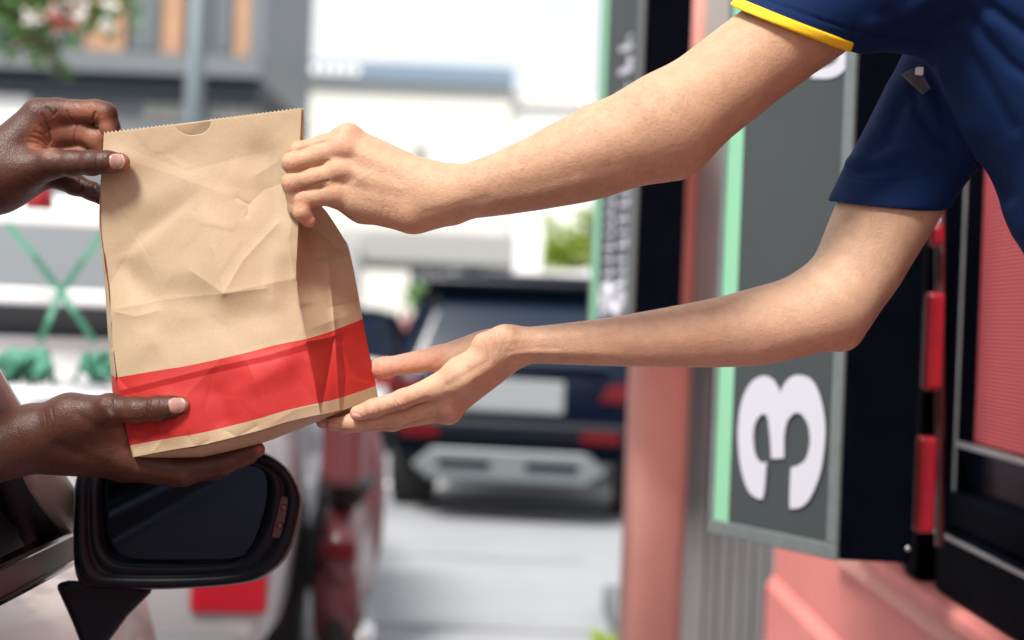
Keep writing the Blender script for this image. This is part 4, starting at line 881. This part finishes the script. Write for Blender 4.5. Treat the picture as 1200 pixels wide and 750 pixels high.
# ---- maroon scooter
T = yawT((-.545,4.75), R(4))
sc = thing('scooter','maroon scooter with a tall maroon top box standing beyond the wing mirror','scooter',T(Vector((0,.6,0))))
for y in (0.12,1.32):
    b = MB(); b.lathe((-.05,y,.26),(1,0,0),[(0,.15),(0,.23),(.03,.26),(.07,.26),(.10,.23),(.10,.15)],30); ty = b.obj('wheel','rubber',sc,True,T=T)
    b = MB(); b.lathe((-.03,y,.26),(1,0,0),[(0,.155),(.06,.155),(.06,.13),(.06,.03)],24); b.obj('rim','chrome',ty,T=T)
def ring2(y,z0,z1,hw): return [Vector((hw*math.copysign(abs(math.cos(t))**.7,math.cos(t)),y,(z0+z1)/2+(z1-z0)/2*math.copysign(abs(math.sin(t))**.7,math.sin(t)))) for t in np.linspace(0,2*math.pi,20,endpoint=False)]
b = MB(); b.loft([ring2(-.12,.52,.66,.04),ring2(0,.46,.74,.07),ring2(.3,.36,.76,.09),ring2(.65,.32,.72,.10),ring2(.8,.28,.42,.10),ring2(1.05,.28,.36,.09)]); b.obj('body','maroon',sc,True,T=T)
b = MB(); b.loft([ring2(1.02,.30,.9,.10),ring2(1.08,.28,.98,.13),ring2(1.16,.34,.96,.13)]); b.obj('leg_shield','maroon',sc,True,T=T)
b = MB(); b.loft([ring2(-.10,.30,.56,.075),ring2(-.02,.34,.60,.085)]); b.obj('mudguard','maroon',sc,True,T=T)
b = MB(); b.loft([ring2(.0,.76,.80,.07),ring2(.2,.76,.83,.09),ring2(.6,.74,.80,.10)]); b.obj('seat','seat',sc,True,T=T)
b = MB(); b.box(-.065,.075,-.16,.14,.83,1.08); b.obj('top_box','maroon',sc,bevel=.04,T=T)
b = MB(); b.box(-.06,.06,-.145,-.11,.60,.66); b.obj('tail_lamp','lamp2',sc,bevel=.01,T=T)
b = MB(); b.tube([(.085,-.10,.33),(.085,.2,.30),(.08,.5,.28)],[.042,.042,.03],14); b.obj('exhaust','chrome',sc,True,T=T)
b = MB(); b.tube([(-.20,1.0,1.02),(-.1,1.08,1.0),(.1,1.08,1.0),(.20,1.0,1.02)],.014,8); b.obj('handlebar','black',sc,True,T=T)
for sx in (-1,1):
    b = MB(); b.tube([(sx*.14,1.04,1.02),(sx*.17,1.03,1.16)],.007,6); st_ = b.obj('mirror_stalk','black',sc,True,T=T)
    b = MB(); b.ball((sx*.19,1.03,1.18),.06,8,(1,.3,.65)); b.obj('wing_mirror','chrome',st_,True,T=T)
# ---- pale car with dark windows, further off
T = yawT((-1.95,14.0), R(0))
fc = thing('parked_car','pale car with a dark rear window beyond the worker\'s thumb','car',T(Vector((0,2,0))))
car_base(fc, T, [(0,.46,.88,.76),(.05,.40,.93,.83),(.6,.36,.95,.86),(3.0,.36,.95,.86),(3.9,.42,.8,.72)], 'white', [(-.86,.8),(.86,.8),(-.86,3.1),(.86,3.1)], .31)
cabin(fc, T, (.1,2.9), (.5,2.1), .80, .62, .95, 1.42, 'glass', 'suv')
for sx in (-1,1):
    b = MB(); b.box(sx*.68-.1,sx*.68+.1,-.02,.05,.7,.84); b.obj('tail_lamp','lamp',fc,bevel=.01,T=T)
# ---- white box van
T = yawT((-3.6,20.0), 0)
vn = thing('box_van','white box van parked in front of the pale building','van',T(Vector((0,2.5,0))))
b = MB(); b.box(-1.6,1.1,0,3.6,.7,2.55); b.obj('cargo_box','bwhite',vn,bevel=.05,T=T)
b = MB(); b.box(-1.2,.8,3.62,5.2,.5,2.0); b.obj('cab','white',vn,bevel=.15,T=T)
for x in (-1.2,.8):
    for y in (.8,4.4): wheel(vn,T,x,y,.38,.22,vn)
b = MB(); b.box(-1.5,1.0,-.05,0,.5,.68); b.obj('bumper','bgrey',vn,T=T)
# ---- the customer's own car
FX = P(88,640,1.6).x                            # its right flank
HW = .90; T = yawT((FX-HW,0), 0); belt = P(60,655,1.52).z
nc = thing('car','champagne car at the serving window, its black wing mirror under the hands','car',(FX-HW,.5,0))
car_base(nc, T, [(-2.2,.5,1.0,.72),(-2.05,.4,1.08,.84),(-1.4,.34,belt,.89),(0,.30,belt,.90),(1.3,.30,belt-.012,.90),(1.62,.30,belt-.04,.90),(1.9,.30,1.035,.895),(2.2,.32,1.0,.875),(2.42,.36,.96,.80),(2.56,.44,.90,.66),(2.62,.52,.8,.5)], 'champ', [(-.88,-1.3),(.88,-1.3),(-.88,1.75),(.88,1.75)], .33)
b = MB(); b.box(-.78,.80,-1.3,1.55,belt-.1,belt+.036); b.obj('interior','seat',nc,T=T)
zc = belt
b = MB(); b.bar((HW-.006,-1.3,zc+.012),(HW-.006,1.60,zc+.004),.022,.034); b.obj('belt_moulding','taupe',nc,bevel=.004,T=T)
b = MB(); b.bar((HW-.001,-1.3,zc+.030),(HW-.001,1.60,zc+.020),.018,.006); b.bar((HW+.003,-1.3,zc-.006),(HW+.003,1.60,zc-.013),.014,.006); b.obj('chrome_and_highlight','chrome',nc,bevel=.002,T=T)  # upper bar is chrome; lower one stands in for the paint edge's highlight
pb = P(86,612,1.6); pm = P(40,546,1.46); up_ = (pm-pb)
ptop = Vector((FX-.20, .72, 1.60))
b = MB(); b.tube(spline([tuple(pb),tuple(pm),(FX-.10,1.15,1.52),tuple(ptop)],6,False), .021, 14); b.obj('windscreen_pillar','champ',nc,True)
off_ = Vector((-.020,-.016,0))
b = MB(); b.tube([pb+off_+Vector((0,-.02,-.02)),pm+off_,Vector((FX-.12,1.13,1.515)),ptop+off_], .019, 10); b.obj('pillar_trim','bdark',nc,True)
b = MB(); b.tube([ptop,Vector((FX-.20,-.2,1.64)),Vector((FX-.22,-1.2,1.58)),Vector((FX-.05,-1.75,belt))], .03, 12); b.obj('roof_rail','champ',nc,True)
b = MB(); b.prism([(-.70,.66,1.60),(.70,.66,1.60),(.893,1.585,belt+.01),(-.893,1.585,belt+.01)],(0,.006,.006)); b.obj('windscreen','glass',nc,T=T)
b = MB(); b.loft([[Vector((x*hw_,y,1.585+dz_)) for x,y in ((-1,-1.3),(1,-1.3),(1,.66),(-1,.66))] for hw_,dz_ in ((.70,0),(.70,.03),(.5,.055))]); b.obj('roof','champ',nc,bevel=.01,T=T)
b = MB(); b.box(-.74,-.72,-1.2,.9,belt+.03,1.58); b.obj('side_window','glass',nc,T=T)
b = MB(); b.bar((HW-.05,.40,belt),(HW-.2,.30,1.59),.09,.04,(0,1,0)); b.obj('centre_pillar','black',nc,T=T)
for x in (-.3,.42):
    b = MB(); b.loft([[Vector((x+sx*.24,y,z)) for sx in (-1,1)]+[Vector((x+sx*.2,y+.12,z)) for sx in (1,-1)] for y,z in ((-.02,.8),(-.1,1.2),(-.16,1.42))]); b.obj('seat','seat',nc,bevel=.03,T=T)
b = MB(); b.prism([onplane(x,y,(FX-.05,0,0),(1,0,0)) for x,y in ((76,613),(40,548),(-45,470),(-60,700),(10,672))],(-.004,0,0)); b.obj('corner_panel','seat',nc)
# wing mirror
def ringpx(pts, d, sc=1., c=(218,612), n=5): return [P(c[0]+(x-c[0])*sc, c[1]+(y-c[1])*sc, d) for x,y in spline(pts,n)]
OUT = [(89,600),(91,562),(102,543),(140,533),(205,527),(268,525),(306,530),(334,548),(350,577),(349,606),(337,646),(317,669),(285,682),(205,688.5),(122,688),(97,682),(89,655)]
GL  = [(119,600),(119,565),(126,551),(160,546),(215,544),(275,544),(304,549),(313,562),(312,590),(303,622),(290,646),(270,657),(210,659),(155,658),(132,650),(122,632)]
mirror = MB()
mirror.loft([ringpx(OUT,1.445,.985),ringpx(OUT,1.438,1.0),ringpx(OUT,1.452,1.012)], cap=False)
def mid_(t): return [(a[0]*(1-t)+b[0]*t, a[1]*(1-t)+b[1]*t) for a,b in zip(ringpx2(OUT),ringpx2(GL))]
def ringpx2(pts, n=84):
    q = np.array(spline(pts,12)); q = np.vstack([q,q[:1]]); d = np.r_[0,np.cumsum(np.hypot(*np.diff(q,axis=0).T))]; t = np.linspace(0,d[-1],n,endpoint=False); q = np.stack([np.interp(t,d,q[:,0]),np.interp(t,d,q[:,1])],1)
    k = np.argmin(np.hypot(q[:,0]-80,q[:,1]-612)); return np.roll(q,-k,0)
mirror = MB()
mirror.loft([[P(x,y,d) for x,y in mid_(t)] for t,d in ((-.06,1.452),(0,1.440),(.06,1.436),(.42,1.439),(.50,1.445),(.56,1.440),(.90,1.443),(1.0,1.452),(1.04,1.466))], cap=False)
ho = mirror.obj('mirror_housing','plastic',nc,True)
sh = MB(); sh.loft([[P(218+(x-218)*s_,612+(y-612)*s_,d) for x,y in mid_(0)] for s_,d in ((1.012,1.449),(1.02,1.47),(1.0,1.52),(.86,1.575),(.55,1.61),(.02,1.62))], cap=False); sh.obj('mirror_shell','champ',ho,True)
gm = MB(); q = [P(x,y,1.460) for x,y in mid_(1.0)]; gm.prism(q,(0,.004,0)); gm.obj('mirror_glass','mirror',ho)
b = MB(); b.prism([P(*p,1.4385) for p in ((328,580),(344,583),(341,606),(331,633),(316,631),(322,606))],(0,.006,0)); ind = b.obj('indicator_lens','lens',ho,bevel=.002) if 'lens' in M else b.obj('indicator_lens','maroon',ho,bevel=.002)
for x,y in ((333,595),(328,616)):
    b = MB(); b.ball(P(x,y,1.4375), .0035, 8); b.obj('indicator_bulb','maroon',ind,True)
arm = MB(); arm.loft([[P(x,y,1.47) for x,y in ((64,684),(80,680),(150,683),(182,690),(150,722),(118,765),(98,765),(84,728))],[P(x,y,1.55) for x,y in ((70,684),(84,681),(150,683),(176,690),(150,716),(122,760),(104,760),(88,724))]]); arm.obj('mirror_arm','plastic',nc,bevel=.006)
# ------------------------------------------------------------------ far buildings
def XZ(px,py,d): q = P(px,py,d); return q.x,q.z
D = 26.0
bA = thing('apartment_building','dark grey building with orange wooden uprights, far behind the left hand','building',(-9,D+3,0))
xr = XZ(308,60,D)[0]; zl0 = XZ(160,90,D)[1]; zl1 = XZ(160,66,D)[1]; zb_ = XZ(160,114,D)[1]
b = MB(); b.box(-17,xr,D+.2,D+6,zl0,10); b.obj('upper_wall','bwin',bA)
b = MB(); b.box(-17,xr+.05,D-.5,D+.2,zl0,zl1); b.obj('ledge','bgrey',bA)
b = MB(); b.box(-17,xr,D-.3,D+6,zb_,zl0-.01); b.obj('dark_band','bdark',bA)
b = MB(); b.box(-17,xr-.1,D,D+6,0,zb_-.01); b.obj('shopfront','bgrey',bA)
for xa,xb in ((100,146),(190,214),(275,300),(20,50),(-60,-30)):
    b = MB(); b.box(XZ(xa,40,D)[0],XZ(xb,40,D)[0],D,D+.19,zl1+.002,9.8); b.obj('wood_upright','wood',bA)
for xa,xb in ((150,186),(218,246),(250,272),(55,96)):
    b = MB(); x0,x1 = XZ(xa,40,D)[0],XZ(xb,40,D)[0]; b.box(x0,x1,D+.10,D+.19,zl1+.1,9.0); f_ = b.obj('window','bgrey',bA); b = MB(); b.box(x0+.06,x1-.06,D+.07,D+.099,zl1+.16,8.9); b.obj('pane','bwin',f_)
b = MB(); b.box(xr-.25,xr+.04,D-.02,D+.19,zl1+.002,9.9); b.obj('corner_post','bgrey',bA)
for xa,xb in ((170,185),(188,203),(206,216),(252,262),(266,282),(286,296)):
    b = MB(); b.box(XZ(xa,130,D)[0],XZ(xb,130,D)[0],D-.06,D-.001,XZ(200,140,D)[1],XZ(200,122,D)[1]); b.obj('sign_letter','greypanel',bA)
b = MB(); b.box(XZ(10,118,D)[0]-2,XZ(36,118,D)[0],D-.06,D-.001,XZ(20,160,D)[1],XZ(20,112,D)[1]); b.obj('white_panel','bwhite',bA)
D = 42.0
bB = thing('white_building','long white building with a blue fascia strip under the pale sky','building',(0,D+4,0))
x0 = XZ(306,150,D)[0]-.5; x1 = XZ(600,90,D)[0]; x2 = XZ(720,150,D)[0]+4; zt1 = XZ(455,76,D)[1]; zt0 = XZ(455,97,D)[1]; zt2 = XZ(650,112,D)[1]
b = MB(); b.box(x0,x1,D,D+8,0,zt0); b.obj('facade','bcream',bB)
b = MB(); b.box(x0-.1,x1+.05,D-.3,D+8,zt0+.002,zt1); b.obj('blue_fascia','blue',bB)
b = MB(); b.box(x1+.002,x2,D+.3,D+8,0,zt2); b.obj('side_wing','bwhite',bB)
b = MB(); b.box(x1+.06,x2,D+.1,D+.29,zt2-.3,zt2+.05); b.obj('parapet','bcream',bB)
for k in range(8):
    xx = XZ(330+k*12,86,D)[0]; b = MB(); b.box(xx,xx+.22,D-.36,D-.301,zt0+.12,zt1-.12); b.obj('fascia_letter','bwhite',bB)
for xa in (484,):
    b = MB(); b.box(XZ(xa,180,D)[0],XZ(xa+16,180,D)[0],D-.04,D-.001,XZ(xa,215,D)[1],XZ(xa,170,D)[1]); b.obj('window','greypanel',bB)
D = 24.0
cn = thing('canopy','low grey roofed canopy on white posts behind the dark SUV','canopy',(-.8,D,0))
b = MB(); b.box(XZ(395,290,D)[0]-1.5,XZ(603,290,D)[0],D-1,D+3,XZ(500,312,D)[1],XZ(500,274,D)[1]); b.obj('roof','greypanel',cn,bevel=.05)
b = MB(); b.box(XZ(603,290,D)[0]+.003,XZ(634,290,D)[0],D-1,D-.5,0,XZ(615,252,D)[1]); b.obj('post','bwhite',cn)
b = MB(); b.box(XZ(482,320,D)[0],XZ(566,320,D)[0],D-.3,D-.1,XZ(520,352,D)[1],XZ(520,313,D)[1]-.02); nb_ = b.obj('notice_board','bgrey',cn)
for r_i in range(3):
    for k in range(7):
        xx = XZ(488+k*10,320,D)[0]; z_ = XZ(520,318+r_i*11,D)[1]; b = MB(); b.box(xx,xx+.09,D-.33,D-.301,z_-.10,z_); b.obj('notice_letter','plate',nb_)
b = MB(); b.box(XZ(560,320,D)[0],XZ(700,320,D)[0],D+.2,D+.5,XZ(600,338,D)[1],XZ(600,314,D)[1]); b.obj('white_beam','bwhite',cn)
for x_,rr,lab,mm in ((500,350,'round green shrub by the notice board','leaf'),(492,388,'pink flowering shrub beside the dark SUV','petalp')):
    t = thing('shrub',lab,'shrub',tuple(P(x_,400,17)*1) if False else (P(x_,400,17).x,17,0)); r_ = random.Random(x_); c = P(x_,rr,17)
    b = MB(); leafcloud(b,(c.x,c.y,c.z),.24,260,.12,r_,(1,1,.8)); b.obj('foliage',mm if mm in M else 'pinkc',t)
    b = MB(); b.tube([(c.x,17,0),(c.x,17,c.z)],.03,8); b.obj('stem','bark',t)
po = MB(); x_,_z = XZ(229,70,15); po.tube([(x_,15,0),(x_,15,6.2)],.10,16); po.tube([(x_,15,6.0),(x_+.1,15,6.5),(x_+1.2,15,6.8)],.05,10); po.lathe((x_,15,0),(0,0,1),[(0,.2),(.05,.2),(.08,.13),(.5,.12)],16)
tag(po.obj('lamp_post','pole',None,True),'blue grey lamp post behind the paper bag','lamp post')
# ------------------------------------------------------------------ trees
def tree(name, label, cat, base, trunk_pts, rad, clouds, leafm, group=None, flowers_glints=()):
    t = thing(name, label, cat, base, group); b = MB(); b.tube(spline(trunk_pts,5,False), [rad*(1-.75*i/(5*(len(trunk_pts)-1))) for i in range(5*(len(trunk_pts)-1)+1)], 10); tr = b.obj('trunk','bark',t,True)
    r_ = random.Random(len(label)); b = MB(); lb = MB()
    for c,rd,n,sz in clouds:
        leafcloud(b,c,rd,n,sz,r_); tp = min(trunk_pts, key=lambda q: (Vector(q)-Vector(c)).length); lb = MB(); lb.tube([tp,(Vector(tp)+Vector(c))/2+Vector((0,0,.05)),c],[rad*.4,rad*.25,rad*.1],6); lb.obj('branch','bark',tr)
    b.obj('crown',leafm,t)
    for c,rd,n,sz,mm in flowers_glints:
        b = MB(); leafcloud(b,c,rd,n,sz,r_); b.obj('blossom_glint',mm,t)
c = lambda x,y,d: tuple(P(x,y,d))
tree('tree','leafy tree with red and white blossom hanging in at the upper left','tree',(-5.2,8.0,0),[(-5.2,8.0,0),(-5.1,7.9,1.6),(-4.9,7.9,2.8),(-4.2,7.95,3.5),(-3.4,8,3.7)],.16,
     [(c(30,-20,8),.34,420,.10),(c(85,0,8),.26,260,.09),(c(130,-5,8),.20,150,.08),(c(25,35,8),.18,150,.08),(c(55,60,8.1),.10,60,.07),(c(72,85,8),.06,26,.06),(c(-60,-80,8.2),.6,500,.11),(c(-260,-120,8.3),.8,600,.12),(c(60,-130,8),.5,420,.11),(c(-120,20,8.2),.45,320,.11)],'leaf',None,
     [(c(72,17,7.85),.10,46,.06,'petalr'),(c(104,4,7.9),.06,22,.05,'petalr'),(c(37,20,7.8),.03,30,.05,'glintw'),(c(91,20,7.75),.03,30,.05,'glintw'),(c(122,28,7.8),.028,24,.05,'glintw'),(c(64,10,7.8),.03,22,.05,'glintw'),(c(130,5,7.8),.03,22,.05,'glintw'),(c(90,0,7.8),.03,20,.05,'glintw')])  # the white clusters stand in for light showing between leaves
tree('tree','yellow green tree showing through the gap right of the white post','tree',(1.0,30,0),[(1.2,30,0),(1.25,30,1.2),(1.3,30,2.4)],.14,
     [(c(668,295,30),.55,420,.2),(c(645,300,30),.4,240,.18),(c(700,290,30),.5,300,.2),(c(690,255,30.5),.3,90,.2),(c(640,262,30.5),.2,50,.2),(c(720,270,30),.6,300,.2)],'leafy')
